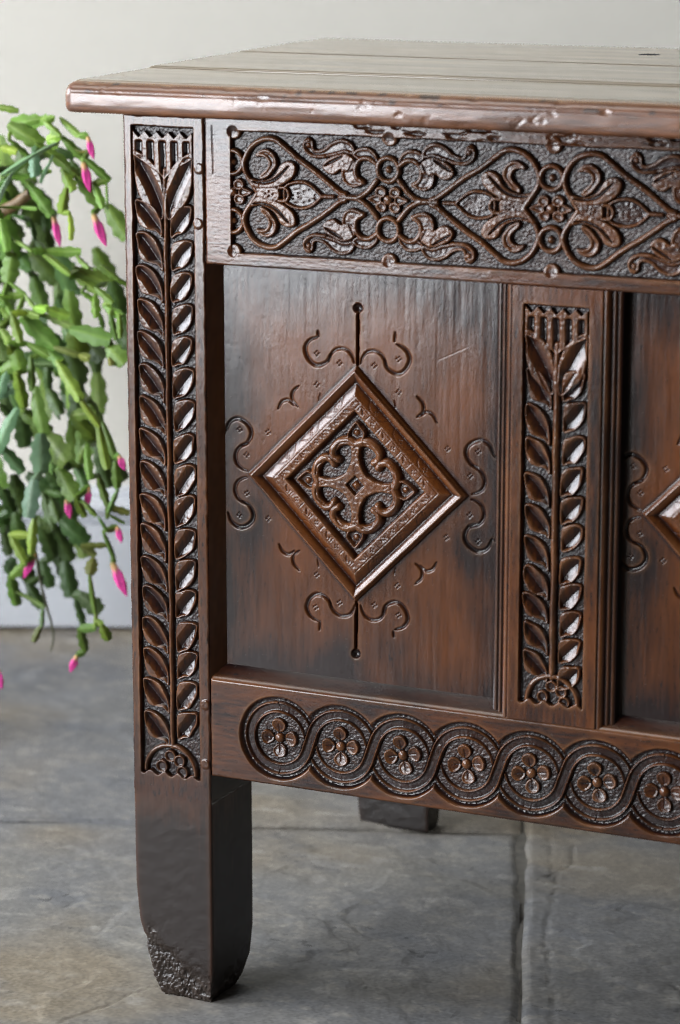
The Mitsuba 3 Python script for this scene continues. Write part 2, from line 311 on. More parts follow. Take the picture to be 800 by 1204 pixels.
        if edge_dark:                                            # colour darkens towards the edges of a panel
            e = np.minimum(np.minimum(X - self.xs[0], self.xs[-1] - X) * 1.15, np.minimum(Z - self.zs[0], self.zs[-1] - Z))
            t = t - edge_dark * (1 - smooth01((e + 30 * (big - .5)) / 56))
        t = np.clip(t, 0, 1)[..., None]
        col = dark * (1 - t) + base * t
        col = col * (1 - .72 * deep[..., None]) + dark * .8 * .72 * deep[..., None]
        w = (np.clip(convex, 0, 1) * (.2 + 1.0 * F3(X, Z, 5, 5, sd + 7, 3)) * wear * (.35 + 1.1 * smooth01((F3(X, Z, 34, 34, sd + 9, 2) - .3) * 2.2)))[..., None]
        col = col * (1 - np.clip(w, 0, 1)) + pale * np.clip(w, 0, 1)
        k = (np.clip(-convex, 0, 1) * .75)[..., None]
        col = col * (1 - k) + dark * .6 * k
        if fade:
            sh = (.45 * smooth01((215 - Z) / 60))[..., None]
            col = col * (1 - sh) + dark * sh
        specks = (F3(X, Z, 1.5, 1.5, sd + 8, 2) > .80)[..., None]
        col = np.where(specks, col * .7 + .03, col)
        Hx, Hz = np.gradient(H, self.xs, axis=1), np.gradient(H, self.zs, axis=0)
        n = np.stack([-Hx, -np.ones_like(Hx), -Hz], -1)
        n /= np.linalg.norm(n, axis=-1, keepdims=True)
        v = np.stack([X, y0 - H, Z], -1) / 1000.0
        nz, nx = X.shape
        v, n, col = v.reshape(-1, 3), n.reshape(-1, 3), np.clip(col, .004, .6).reshape(-1, 3)
        i = (np.arange(nz - 1)[:, None] * nx + np.arange(nx - 1)[None, :])
        q = np.stack([i, i + 1, i + nx + 1, i + nx], -1).reshape(-1, 4)
        lab = self.L[:-1, :-1].reshape(-1)
        more = {} if to_world is None else {"to_world": to_world}
        self.parts = []
        for l in np.unique(lab):
            f = q[lab == l]
            ids, inv = np.unique(f, return_inverse=True)
            f = inv.reshape(f.shape)
            f = np.vstack([f[:, [0, 1, 2]], f[:, [0, 2, 3]]])
            vv, nn, cc = v[ids], n[ids], col[ids]
            if l == 0 and back:
                # side skirts to the back of the board
                rim = np.concatenate([np.arange(nx), np.arange(1, nz) * nx + nx - 1, (nz - 1) * nx + np.arange(nx - 2, -1, -1), np.arange(nz - 2, 0, -1) * nx])
                a = v[rim].copy()
                b = a.copy()
                b[:, 1] = thick / 1000.0
                m = len(rim)
                o = len(vv)
                kk = np.arange(m)
                f = np.vstack([f, np.stack([o + kk, o + m + kk, o + (kk + 1) % m], -1), np.stack([o + (kk + 1) % m, o + m + kk, o + m + (kk + 1) % m], -1)])
                out = np.zeros((m, 3))
                out[:nx] = [0, 0, -1]
                out[nx:nx + nz - 1] = [1, 0, 0]
                out[nx + nz - 1:2 * nx + nz - 2] = [0, 0, 1]
                out[2 * nx + nz - 2:] = [-1, 0, 0]
                vv, nn, cc = np.vstack([vv, a, b]), np.vstack([nn, out, out]), np.vstack([cc, col[rim] * .8, col[rim] * .6])
            name = key if l == 0 else f"{key}__{self.names[l]}"
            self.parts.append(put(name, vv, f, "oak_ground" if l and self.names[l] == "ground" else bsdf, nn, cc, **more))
        return self


def again(key, new, dx, board):
    """The same board and its motifs a second time, dx metres further along the chest."""
    for k in board.parts:
        base = nk = new + k[len(key):]
        i = 0
        while nk in scene:
            i += 1
            nk = f"{base}_{i:03d}"
        scene[nk] = {**scene[k], "to_world": T().translate([dx, 0, 0])}


def grid(a, b, step, fine_to=None, coarse=1.6):
    if fine_to is None or fine_to >= b:
        return np.linspace(a, b, int(round((b - a) / step)) + 1)
    return np.concatenate([np.linspace(a, fine_to, int(round((fine_to - a) / step)) + 1), np.linspace(fine_to, b, int(round((b - fine_to) / coarse)) + 1)[1:]])


LENGTH = 950.4
STEP = .45
labels["oak_chest"] = {"label": "dark carved oak chest with panelled front, standing on the grey flagstone floor", "category": "chest"}


# ---------------------------------------------------------------- carved strips of leaves (stiles and muntins)
def leaf_strip(B, xl, xr, zb, zt, xc, hw, left, right, wl, wr, vee, ztooth, zside, zarch, rarch, xarch, depth=4.1):
    X, Z = B.WX, B.WZ
    sd = B.seed
    edge = np.minimum(np.minimum(X - xl, xr - X), np.minimum(Z - zb - 1.5 * np.sin(X * .55), zt - Z))
    B.H -= depth * smooth01(edge / 1.0)
    inside = edge > 0
    B.H += np.where(inside, (F3(B.X, B.Z, .9, 1.3, sd + 20, 2) - .5) * .7, 0)
    B.L[edge > .9] = 1
    base = -depth
    rng = random.Random(sd)
    # the stem
    st = B.name("stem")
    zs = np.arange(zarch + rarch - 1, vee + 6, 12.)
    B.strap([(xc + .25 * math.sin(z * .11), z) for z in zs] + [(xc, vee + 6)], hw, base, -.35, st)
    # leaves: outlines from the tip, towards the stem and down

    def leaf(tip, sx, k, kz, side):
        if side < 0:
            O = [(0, 0), (6.4, .1), (13.3, -3.1), (17.6, -8.4), (20.4, -16.0), (20.6, -25.5), (16.8, -22.0), (10.8, -20.8), (4.7, -18.9), (2.0, -15), (.3, -8)]
            V = [(2.0, -2.4), (9, -9.5), (19.4, -22.5)]
            k, kk = k / 20.6, kz / 23.7
            O = [(tip[0] + a * k, tip[1] + b * kk) for a, b in O]
            V = [(tip[0] + a * k, tip[1] + b * kk) for a, b in V]
        else:
            O = [(0, 0), (6, 1.3), (12.6, -.4), (15.9, -3.5), (16.8, -10.7), (16.3, -21.8), (11.2, -20.4), (6.6, -18.6), (2.4, -13), (.2, -6.9)]
            V = [(1.7, -2.3), (8.5, -10.5), (15.4, -20)]
            k, kk = k / 16.8, kz / 23.7
            O = [(tip[0] - a * k, tip[1] + b * kk) for a, b in O]
            V = [(tip[0] - a * k, tip[1] + b * kk) for a, b in V]
        O = [(a + rng.uniform(-.4, .4), b + rng.uniform(-.6, .6)) for a, b in O]
        V = [(a + rng.uniform(-.7, .7), b + rng.uniform(-.8, .8)) for a, b in V]
        vein_leaf(O, V)

    def vein_leaf(O, V):
        lab = B.name("leaf")
        P = spline(O, True, 5)
        s = B.win(P, 2)
        if s is None:
            return
        d = d_poly(P, X[s], Z[s]) + .65
        dv, _ = d_line(spline(V), X[s], Z[s])
        t = np.clip(d / .9, 0, 1)
        top = rng.uniform(-.75, -.15)
        h = base + (top - base) * (.8 * np.minimum(1, t * 2.2) + .2 * t)
        h = h - np.clip(np.minimum((d - rng.uniform(.95, 1.35)) * 1.5, rng.uniform(2.7, 3.3) - .52 * dv), 0, 3.2)
        B.raise_to(s, np.where(d > 0, h, -99), lab)

    for z, kz in left:
        leaf((xl + 2.6 + rng.uniform(-.4, .7), z + rng.uniform(-.8, .8)), 1, wl, kz * rng.uniform(.93, 1.05), -1)
    for z, kz in right:
        leaf((xr - 2.4 + rng.uniform(-.8, .4), z + rng.uniform(-.9, .9)), 1, wr, kz * rng.uniform(.93, 1.05), 1)
    # the two long leaves that open at the head of the stem
    z1, z0 = zside, vee - 24
    for sgn, xe in ((-1, xl + 2.2), (1, xr - 1.6)):
        w = abs(xe - xc)
        O = [(0, .02), (.02, .30), (.12, .62), (.45, .88), (1.0, 1.04), (1.0, .8), (.98, .5), (.8, .22), (.42, .02), (.12, -.12)]
        V = [(.10, .0), (.42, .4), (.86, .84)]
        h = z1 - z0
        vein_leaf([(xc + sgn * (a * w + hw * .4 * (1 - a)), z0 + b * h) for a, b in O], [(xc + sgn * a * w, z0 + b * h) for a, b in V])
    # flutes with a toothed top
    fl = B.name("flutes")
    n = 5
    wid = (xr - xl - 2.4) / n
    u = (X - xl - 1.2) / wid
    fr = u - np.floor(u)
    bar = np.abs(fr - .5) * 2                                # 1 on the ribs between the flutes
    lower = vee + (zside - vee) * np.abs((X - xc) / (xr - xl) * 2) ** .8 - 1
    tooth = ztooth - 4.6 * (1 - np.abs(2 * (fr - np.round(fr)))* 0 - np.abs(fr - .5) * 2)
    hf = -.4 - 3.3 * smooth01((.66 - bar) / .5) * smooth01((Z - lower - 1) / 2.5) * smooth01((ztooth - 6.2 - Z) / 2)
    m = inside & (Z > lower) & (Z < tooth) & (u > 0) & (u < n)
    B.raise_to((slice(None), slice(None)), np.where(m, hf, -99), fl)
    # half-round arch with a trefoil at the foot
    ar = B.name("arch")
    th = np.linspace(0, math.pi, 22)
    B.strap(np.stack([xarch + rarch * np.cos(th), zarch + rarch * np.sin(th)], -1), 2.0, base, -.3, ar, sp=False)
    tf = B.name("trefoil")
    for a, rr in ((-.1, .56), (.75, .52), (1.75, .52), (3.0, .5)):
        x, z = xarch + rarch * (.42 * math.cos(a) + .05), zarch + rarch * (.1 + .5 * math.sin(a) * rr / .52)
        P = [(x + rarch * .25 * math.cos(q), z + rarch * .25 * math.sin(q)) for q in np.linspace(0, 2 * math.pi, 9)[:-1]]
        B.blob(P, base, -.7, 1.1, tf, dish=1.6, rim=1.0)


def series(z0, z1, p0, p1):
    out, z = [], z0
    while z > z1:
        f = (z0 - z) / (z0 - z1)
        p = p0 + (p1 - p0) * f
        out.append((z, p))
        z -= p
    return out


def stile(key, x0, mirror=False):
    B = Board(grid(x0, x0 + 64.3, STEP), grid(156, 657.5, STEP), 3)
    leaf_strip(B, x0 + 6.5, x0 + 55.7, 174.5, 649.8, x0 + 32.2, 2.0, series(596.5, 214, 23.6, 23.2), series(593.2, 209, 23.3, 23.0), 20.4, 16.6, 613, 646, 630, 176.5, 20.5, x0 + 30.6)
    pg = []
    for px, pz in ((60.2, 621.5), (58.9, 582.8), (60.2, 232), (59.8, 186.6)):
        B.dome(x0 + px, pz, 4.1, -.6, .95, B.name("peg"), power=.35)
        B.pit(x0 + px - .2, pz + .4, 2.6, .35)
    B.edges(1.6, "lrt", .9)
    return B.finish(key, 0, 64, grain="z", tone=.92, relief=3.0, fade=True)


S1 = stile("oak_chest__stile", 0.0)
again("oak_chest__stile", "oak_chest__stile_001", (LENGTH - 64.4) / 1000, S1)


# stopped chamfers beside the panels, on the inner arris of each stile
def chamfer(key, x0, x1, z0, z1):
    nz = 90
    zs = np.linspace(z0, z1, nz)
    ts = np.linspace(0, 1, 7)
    P, Q = np.meshgrid(zs, ts, indexing="ij")
    bow = .35 * (F3(P, Q * 4, 8, 1, 5, 3) - .5)
    x = x0 + (x1 - x0) * Q + bow * .5
    y = .3 + 12.9 * Q - bow
    v = np.stack([x, y, P], -1).reshape(-1, 3) / 1000
    i = np.arange(nz - 1)[:, None] * 7 + np.arange(6)[None]
    q = np.stack([i, i + 1, i + 8, i + 7], -1).reshape(-1, 4)
    if x1 < x0:
        q = q[:, ::-1]
    g = F3(P.reshape(-1), Q.reshape(-1) * 8, 9, 1.2, 8, 3)[:, None]
    put_mesh(key, (v, q), "oak", True, color=np.array([.03, .015, .009]) + g * np.array([.085, .034, .014]))


chamfer("oak_chest__stile__chamfer", 64.5, 72.2, 252, 555.5)
chamfer("oak_chest__stile_001__chamfer", LENGTH - 64.5, LENGTH - 72.2, 252, 555.5)


# ---------------------------------------------------------------- the upper rail with its frieze
def top_rail():
    B = Board(grid(64.7, LENGTH - 64.7, .44, 432, 4.0), grid(554.8, 657.5, .44), 21, warp=.5)
    X, Z = B.WX, B.WZ
    cz = 606.6
    edge = np.minimum(np.minimum(X - 84.6, LENGTH - 84.6 - X), np.minimum(Z - 563.8, 649.2 - Z))
    B.H -= 4.3 * smooth01(edge / .9)
    B.H += np.where(edge > 0, (F3(B.X, B.Z, 1.5, .8, 31, 2) - .5) * .8, 0)
    B.L[edge > .8] = 1
    # bitten upper margin
    B.H -= np.where(B.Z > 650, 1.6 * smooth01((F3(B.X, B.Z, 14, 4, 33, 3) - .55) * 5) * smooth01((B.X - 150) / 60), 0)
    base = -4.3
    hw = 2.1
    axes = [85.3 + 118.0 * k for k in range(8)]
    for k, ax in enumerate(axes):
        if ax > LENGTH - 80:
            break
        strap, lily_ = B.name("strapwork"), None
        ok = lambda sx: k > 0 or sx > 0
        mir = lambda P, sx, sz: [(ax + sx * a, cz + sz * b) for a, b in P]
        if k % 2 == 0:
            for sx in (-1, 1):
                if not ok(sx):
                    continue
                lil = B.name("lily")
                body = [(a, b) for a, b in LILY['body'][:4]] + [(a, -b) for a, b in LILY['body'][:4][::-1]]
                bud = LILY['bud'][:-1] + [[69.2, 0]] + [[a, -b] for a, b in LILY['bud'][:-1][::-1]]
                B.blob(mir(bud, sx, 1), base, -.5, 1.2, lil, dish=2.5, rim=1.3)
                for q in range(10):
                    a = 46 + (q % 5) * 4.2
                    B.pit(ax + sx * a, cz + (1.6 if q < 5 else -3.1) + (q * 37 % 7 - 3) * .7, .8, .6)
                for sz in (-1, 1):
                    B.blob(mir(LILY['cres'], sx, sz), base, -.25, .9, lil, dish=.9, rim=1.6, grow=1.1)
                    B.blob(mir(LILY['leaf'], sx, sz), base, -.15, 1.2, lil, grow=.7)
                    B.strap(mir(LILY['strap'], sx, sz), hw, base, -.1, strap)
                B.blob(mir(body, sx, 1), base, -.3, .9, lil)
                B.strap(mir([(36, 4.6), (41.3, 4.3), (43.6, 0), (41.3, -4.3), (36, -4.6)], sx, 1), 1.5, base, -.15, lil)
                B.strap(mir([(68.5, 0), (77, 0)], sx, 1), 1.5, base, -.5, lil, sp=False)
                for sz in (-1, 1):
                    B.gouge(mir(LILY['groove'], sx, sz), 1.5, 2.6, .8)
                for a, b in ((28.5, 1.6), (28.5, -1.6), (31.5, 0), (25.8, 0)):
                    B.pit(ax + sx * a, cz + b, .8, .9)
        else:
            for sx in (-1, 1):
                lf = B.name("foliage")
                for sz in (-1, 1):
                    B.blob(mir(SMALL['lobe'], sx, sz), base, -1.2, 1.3, lf, dish=1.1, rim=1.6, grow=.5)
                    B.blob(mir(SMALL['lobe2'], sx, sz), base, -1.3, 1.2, lf, dish=.9, rim=1.5, grow=.5)
                    B.blob(mir(SMALL['leaf'], sx, sz), base, -.3, 1.1, lf)
                    B.blob(mir(SMALL['cres'], sx, sz), base, -.3, .9, lf, dish=.8, rim=1.4, grow=.8)
                    B.strap(mir(SMALL['curl'], sx, sz), 2.0, base, -.2, lf)
                    B.strap(mir(SMALL['ringlink'], sx, sz), hw, base, -.1, strap)
                    px, pz = mir([(-59.3, 34.8)], sx, sz)[0]
                    B.strap(mir([(-58.5, 38.2), (-62.6, 36.0), (-62.2, 31.0), (-56.5, 27.3), (-47, 27.4)], sx, sz), 1.5, base, -.4, lf)
                    B.dome(px, pz, 2.6, base, -.2, lf)
                for sz in (-1, 1):
                    B.gouge(mir(SMALL['groove'], sx, sz), 1.3, 2.4, .8)
                    B.gouge(mir([(-29, 18), (-25, 26)], sx, sz), .6, 1.0, .8, sp=False)
        # rings above and below, the flower between, half-moons on the margins
        for sz in (-1, 1):
            rg = B.name("ring")
            B.ring(ax, cz + sz * 20.4, 7.9, 1.9, base, -.15, rg)
            if not (k % 2 == 1 and sz < 0):
                B.dome(ax, cz + sz * 20.4, 2.6, base, -1.2, rg)
            B.dome(ax + 1, cz + sz * 42.6, 6.2, -4, -.2, B.name("boss"), power=.2)
            B.pit(ax + 1, cz + sz * 41.6, 4.3, .9, .8)
        fw = B.name("quatrefoil")
        for a, b in ((-5.4, 7.0), (5.0, 7.2), (-5.0, -6.6), (5.2, -6.8)):
            P = [(ax + a + 4.6 * math.cos(q), cz + b * .72 + 4.2 * math.sin(q)) for q in np.linspace(0, 2 * math.pi, 9)[:-1]]
            B.blob(P, base, -.6, 1.0, fw, dish=.9, rim=1.2)
        for sx in (-1, 1):
            B.blob(mir([(5, 3.4), (10, 3.2), (15.6, 0), (10, -3.2), (5, -3.4)], sx, 1), base, -.5, 1.0, fw, dish=1.3, rim=.9)
        B.dome(ax, cz, 3.7, -3, .1, fw)
    # small cracks and a nail hole or two in the plain end
    B.gouge([(70.5, 652), (70.8, 618)], .4, .5, .3, sp=False)
    B.edges(1.2, "lbt", .5)
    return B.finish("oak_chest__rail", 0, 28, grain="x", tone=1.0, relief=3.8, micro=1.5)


top_rail()


# ---------------------------------------------------------------- the lower rail with its guilloche
def bottom_rail():
    B = Board(grid(64.7, LENGTH - 64.7, .44, 432, 4.0), grid(178.6, 261.5, .44), 41, warp=.35)
    X, Z = B.WX, B.WZ
    cz, p, r = 214.2, 48.45, 23.0
    xs = [119.4 + p * k for k in range(16) if 119.4 + p * k < LENGTH - 100]
    dd = np.min([np.hypot(X - x, Z - cz) for x in xs], axis=0)
    dd = np.maximum(dd, np.abs(Z - cz) - .6)
    B.H -= 3.4 * smooth01((31.6 - dd) / 2.6) ** .7
    B.H += np.where(dd < 30, (F3(B.X, B.Z, 1.5, .9, 43, 2) - .5) * .7, 0)
    B.L[dd < 28.5] = 1
    base, hw = -3.9, 4.5
    ph = math.acos(2 * r / p)                             # the tangent between neighbouring circles
    band = B.name("guilloche")

    def strand(P, force, lo=0.0):
        s = B.win(P, hw + 2)
        if s is None:
            return
        d, w = d_line(P, X[s], Z[s])
        L = np.sum(np.linalg.norm(np.diff(P, axis=0), axis=1))
        rim = np.exp(-((d - 3.55) / .75) ** 2) * 1.5
        h = -3.0 + rim * 1.75 + .3 * (1 - (d / hw) ** 2)
        h = h - .10 * smooth01((np.sin(w * L * 1.3 + 5 * np.sin(w * 7)) - .85) * 5) * (d < 3)      # nicks across the band
        h = np.where((d < hw) & (w > 0) & (w < 1), np.minimum(h, -.2 - 2.6 * smooth01((d - 3.9) / .7)), -99) + lo * 4 * w * (1 - w)
        if force:
            g = (d < hw + .8) & (np.abs(w - .5) < .2)
            h = h - .0
            B.raise_to(s, np.where(d < hw, h, -99), band)
            B.raise_to(s, np.where(d < hw, h, base), band, force=g)
        else:
            B.raise_to(s, np.where(d < hw, h, -99), band)

    arc = lambda x, a0, a1: np.stack([x + r * np.cos(np.linspace(a0, a1, 26)), cz + r * np.sin(np.linspace(a0, a1, 26))], -1)
    n = len(xs)
    for i in range(n - 1):                                # falling strands, underneath
        strand(np.vstack([arc(xs[i], math.pi / 2, ph - .0), arc(xs[i + 1], math.pi + ph, 3 * math.pi / 2)]), False, -1.1)
    strand(arc(xs[0], math.pi / 2, 3 * math.pi / 2), False)
    strand(arc(xs[-1], -math.pi / 2, math.pi / 2), False)
    for i in range(n - 1):                                # rising strands, on top
        strand(np.vstack([arc(xs[i], -math.pi / 2, -ph), arc(xs[i + 1], math.pi - ph, math.pi / 2)]), True)
    rng = random.Random(4)
    for x in xs:
        fl = B.name("flower")
        rot = math.radians(rng.uniform(-2, 14))
        for q in range(4):
            a = rot + q * math.pi / 2
            cx_, cz_ = x + 8.7 * math.cos(a), cz + 8.7 * math.sin(a)
            ca, sa = math.cos(a), math.sin(a)
            P = []
            for bq in np.linspace(0, 2 * math.pi, 11)[:-1]:
                u_, w_ = 9.2 + rng.uniform(5.2, 5.7) * math.cos(bq), rng.uniform(5.3, 5.9) * math.sin(bq) * (1 + .12 * math.cos(bq))
                P.append((x + u_ * ca - w_ * sa, cz + u_ * sa + w_ * ca))
            B.blob(P, base, -.4, .9, fl)
            s = B.win(P, 1)
            if s is not None:                                 # the petal dips towards the heart of the flower
                dpt = d_poly(spline(P, True), B.WX[s], B.WZ[s])
                rr = np.hypot(B.WX[s] - x, B.WZ[s] - cz)
                B.H[s] -= np.where(dpt > 0, 1.7 * np.clip((13.2 - rr) / 9, 0, 1) + .5 * smooth01((dpt - .9) / 1.2), 0)
            B.gouge([(x + 4 * math.cos(a), cz + 4 * math.sin(a)), (x + 11 * math.cos(a), cz + 11 * math.sin(a))], .6, .6, .5, sp=False)
        B.dome(x, cz, 3.7, -3, -.1, fl)
    # chamfer up to the panels
    B.H -= np.clip((B.Z - 252.6) / 8.9, 0, 1) * 12.9 + .7 * np.exp(-((B.Z - 252.6) / .8) ** 2)
    B.edges(1.4, "lb", .5)
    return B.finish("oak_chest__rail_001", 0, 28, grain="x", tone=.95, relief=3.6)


bottom_rail()


# ---------------------------------------------------------------- muntins between the panels
def muntin(key, x0):
    B = Board(grid(x0 - 12.5, x0 + 76.7, STEP), grid(252.8, 554.6, STEP), 61)
    q = np.maximum(x0 - B.X, B.X - (x0 + 64.2))            # mm outside the flat face
    leaf_strip(B, x0 + 7.8, x0 + 54.8, 266.5, 542.6, x0 + 31.8, 2.7, series(498.5, 293, 24.4, 18.4), series(499.0, 290, 22.3, 18.3), 17.6, 15.4, 510, 541, 523.5, 267.5, 18.6, x0 + 32.2)
    prof = np.interp(q, [-1, 0, .5, 1.2, 2.2, 3.6, 4.8, 5.1, 5.6, 6.2, 7.4, 8.4, 8.7, 9.2, 9.8, 11.2, 12.6], [0, 0, -1.3, -.9, -.8, -1.5, -2.9, -3.9, -4.3, -3.6, -3.5, -4.3, -5.2, -5.2, -4.4, -4.5, -5.6])
    B.H += np.where(q > -1, prof, 0)
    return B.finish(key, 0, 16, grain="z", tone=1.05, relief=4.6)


M1 = muntin("oak_chest__muntin", 295.5)
again("oak_chest__muntin", "oak_chest__muntin_001", .2952, M1)


# ---------------------------------------------------------------- panels with the lozenge
def panel(key):
    x0, x1, z0, z1 = 66.0, 293.0, 255.0, 553.0
    B = Board(grid(x0, x1, .5), grid(z0, z1, .5), 81, warp=.25)
    cx_, cz_ = 175.4, 404.1
    X, Z = B.WX - cx_, B.WZ - cz_
    n = np.abs(X) + np.abs(Z)
    loz = B.name("lozenge")
    prof = np.interp(n, [0, 50.2, 50.8, 53.4, 54.2, 62.0, 63.0, 63.6, 65.0, 71.0, 72.2, 73.0, 73.6, 76.0, 78.6, 79.4, 80.0, 81.8, 82.4, 83.6, 84.8],
                     [-1.6, -1.6, -1.2, 3.9, 4.3, 4.4, 3.9, 4.2, 3.9, 1.5, 1.0, .7, 1.1, 2.9, 4.2, 4.3, 4.9, 4.7, 3.0, 2.6, 0])
    on = n < 84.8
    B.H = np.where(on, prof, B.H)
    B.L[on] = loz
    B.L[n < 50.6] = 1
    B.H += np.where(n < 50.4, (F3(B.X, B.Z, 1.0, 1.0, 84, 2) - .5) * .7, 0)
    # flowered cross in the middle
    cr = B.name("cross")
    arm = CROSS['arm']
    body = []
    for k in range(4):
        c, s = math.cos(k * math.pi / 2), math.sin(k * math.pi / 2)
        half = [(a, b) for a, b in arm]
        pts = [(-a, b) for a, b in half[::-1]][1:] + [(a, b) for a, b in half][:-1]
        pts = [(4.2, 28.5), (3.4, 21), (4.4, 15.5), (7.4, 9.3)]
        pts = [(-7.4, 9.3), (-4.4, 15.5), (-3.4, 21), (-4.2, 28.5)] + pts
        body += [(cx_ + a * c + b * s, cz_ - a * s + b * c) for a, b in pts]
    B.blob(body, -1.6, 3.6, 1.2, cr, closed_spline=False)
    for k in range(4):
        c, s = math.cos(k * math.pi / 2), math.sin(k * math.pi / 2)
        R = lambda P: [(cx_ + a * c + b * s, cz_ - a * s + b * c) for a, b in P]
        for sg in (-1, 1):
            B.strap(R([(sg * abs(a) if i else 0, b - .8) for i, (a, b) in enumerate(CROSS['curl'])]), 3.9, -1.6, 3.9, cr, taper=.2)
        B.blob(R([(a * 1.12, b - .8) for a, b in CROSS['bud']]), -1.6, 3.4, 1.2, B.name("bud"), dish=3.0, rim=1.2)
        B.dome(*R([(0, 37.5)])[0], 2.3, 0, 1.5, 0)
        for a, b in ((-1.4, 25), (1.4, 25), (0, 27.5), (0, 22.6)):
            x, z = R([(a, b)])[0]
            B.pit(x, z, .7, .6)
        for sg in (-1, 1):
            B.gouge(R([(sg * 5, 30.4), (sg * 11.5, 29.5), (sg * 15.4, 24.5)]), .9, .9, .9)
    q = np.abs(X) + np.abs(Z)
    B.H -= np.where(q < 7.6, 2.6 * smooth01((7.6 - q) / 1.2), 0)
    B.H += np.where(q < 4.4, 1.8 * smooth01((4.4 - q) / 4), 0)
    # punched and scribed ornament on the frame of the lozenge
    for k in range(4):
        c, s = math.cos(math.pi / 4 + k * math.pi / 2), math.sin(math.pi / 4 + k * math.pi / 2)
        side = lambda n_, t: (cx_ + n_ / math.sqrt(2) * c - t * s, cz_ + n_ / math.sqrt(2) * s + t * c)
        for t in (-33, -22, -11, 0, 11, 22, 33):
            if round(t / 11) % 2 == 0:
                B.punches(*side(58.6, t), 1.25, .7, .6, rot=c)
            else:
                B.gouge([side(56.4, t - 1.6), side(59, t), side(61, t + 2.4)], .8, .7, .9)
                B.gouge([side(57, t + 3), side(61, t + 4)], .6, .6, .8, sp=False)
            B.gouge([side(55.4, t + 5.5), side(62.3, t + 5.5)], .45, .5, .6, sp=False)
        for t in (-26, 0, 26):
            B.punches(*side(68, t), 1.2, .6, .55, rot=c)
            B.gouge([side(72, t - 10), side(66.6, t - 6), side(65.4, t), side(66.6, t + 6), side(72, t + 10)], .5, .45, .3)
        for t in np.arange(-52, 53, 2.1):
            B.pit(*side(83.1, t), .7, .35)
    # scribed scrolls round the lozenge, in eight-fold symmetry, cut by hand
    rng = random.Random(9)
    for k in range(8):
        def D4(P):
            out = []
            jx, jz = rng.uniform(-1, 1), rng.uniform(-1, 1)
            for a, b in P:
                if k & 1:
                    a = -a
                if k & 2:
                    b = -b
                if k & 4:
                    a, b = b, a
                out.append((cx_ + a + jx * .8, cz_ + b + jz * .8))
            return out
        Sx = SCRIBE['S']
        B.gouge(D4(Sx[:7]), 1.5, 1.5, .75, power=.7)
        B.gouge(D4(Sx[5:]), 1.9, 1.7, .8, power=.7)
        B.gouge(D4(SCRIBE['tick'] if k % 3 else [(-29.6, 107.5), (-28.8, 103)]), 1.3, 1.3, .7, sp=False)
        for a, b in SCRIBE['q'][:2]:
            x, z = D4([(a, b)])[0]
            B.punches(x, z, 1.5, .85, .8, rot=rng.uniform(-.2, .2))
        x, z = D4([SCRIBE['q'][2]])[0]
        B.punches(x, z, 1.5, .85, .8, rot=rng.uniform(-.2, .2))
        if k < 4:
            B.gouge(D4(SCRIBE['c1']), 1.5, 1.4, .95, power=.7)
            B.gouge(D4(SCRIBE['c2']), 1.5, 1.4, .95, power=.7)
            B.gouge(D4(SCRIBE['t2']), .7, .8, .9, sp=False)
    for sg in (1, -1):
        z0_, z1_ = (85, 121) if sg > 0 else (-85, -119)
        B.gouge([(cx_ + .4 * sg, cz_ + z0_), (cx_ + .6 * sg, cz_ + z1_)], 1.15, 5.0, 0.25, sp=False, power=.35)
        zz = 125 if sg > 0 else -123
        B.pit(cx_ + .6 * sg, cz_ + zz, 3.7, 3.2, .6)
    B.gouge([(236, 497), (259, 508)], .5, .07, .5, sp=False)
    # long ribs of the riven wood
    B.H += (F3(B.X, B.Z, 3.2, 60, 86, 3) - .5) * .16
    return B.finish(key, 13.0, 18, grain="z", tone=1.3, bump=.8, relief=5.5, micro=.8, figure=.32, edge_dark=.75, back=False)


PN = panel("oak_chest__panel")
again("oak_chest__panel", "oak_chest__panel_001", .2952, PN)
put_mesh("oak_chest__panel_002", box(.6565, .884, .013, .018, .255, .553), "oak", color=[.09, .036, .016])


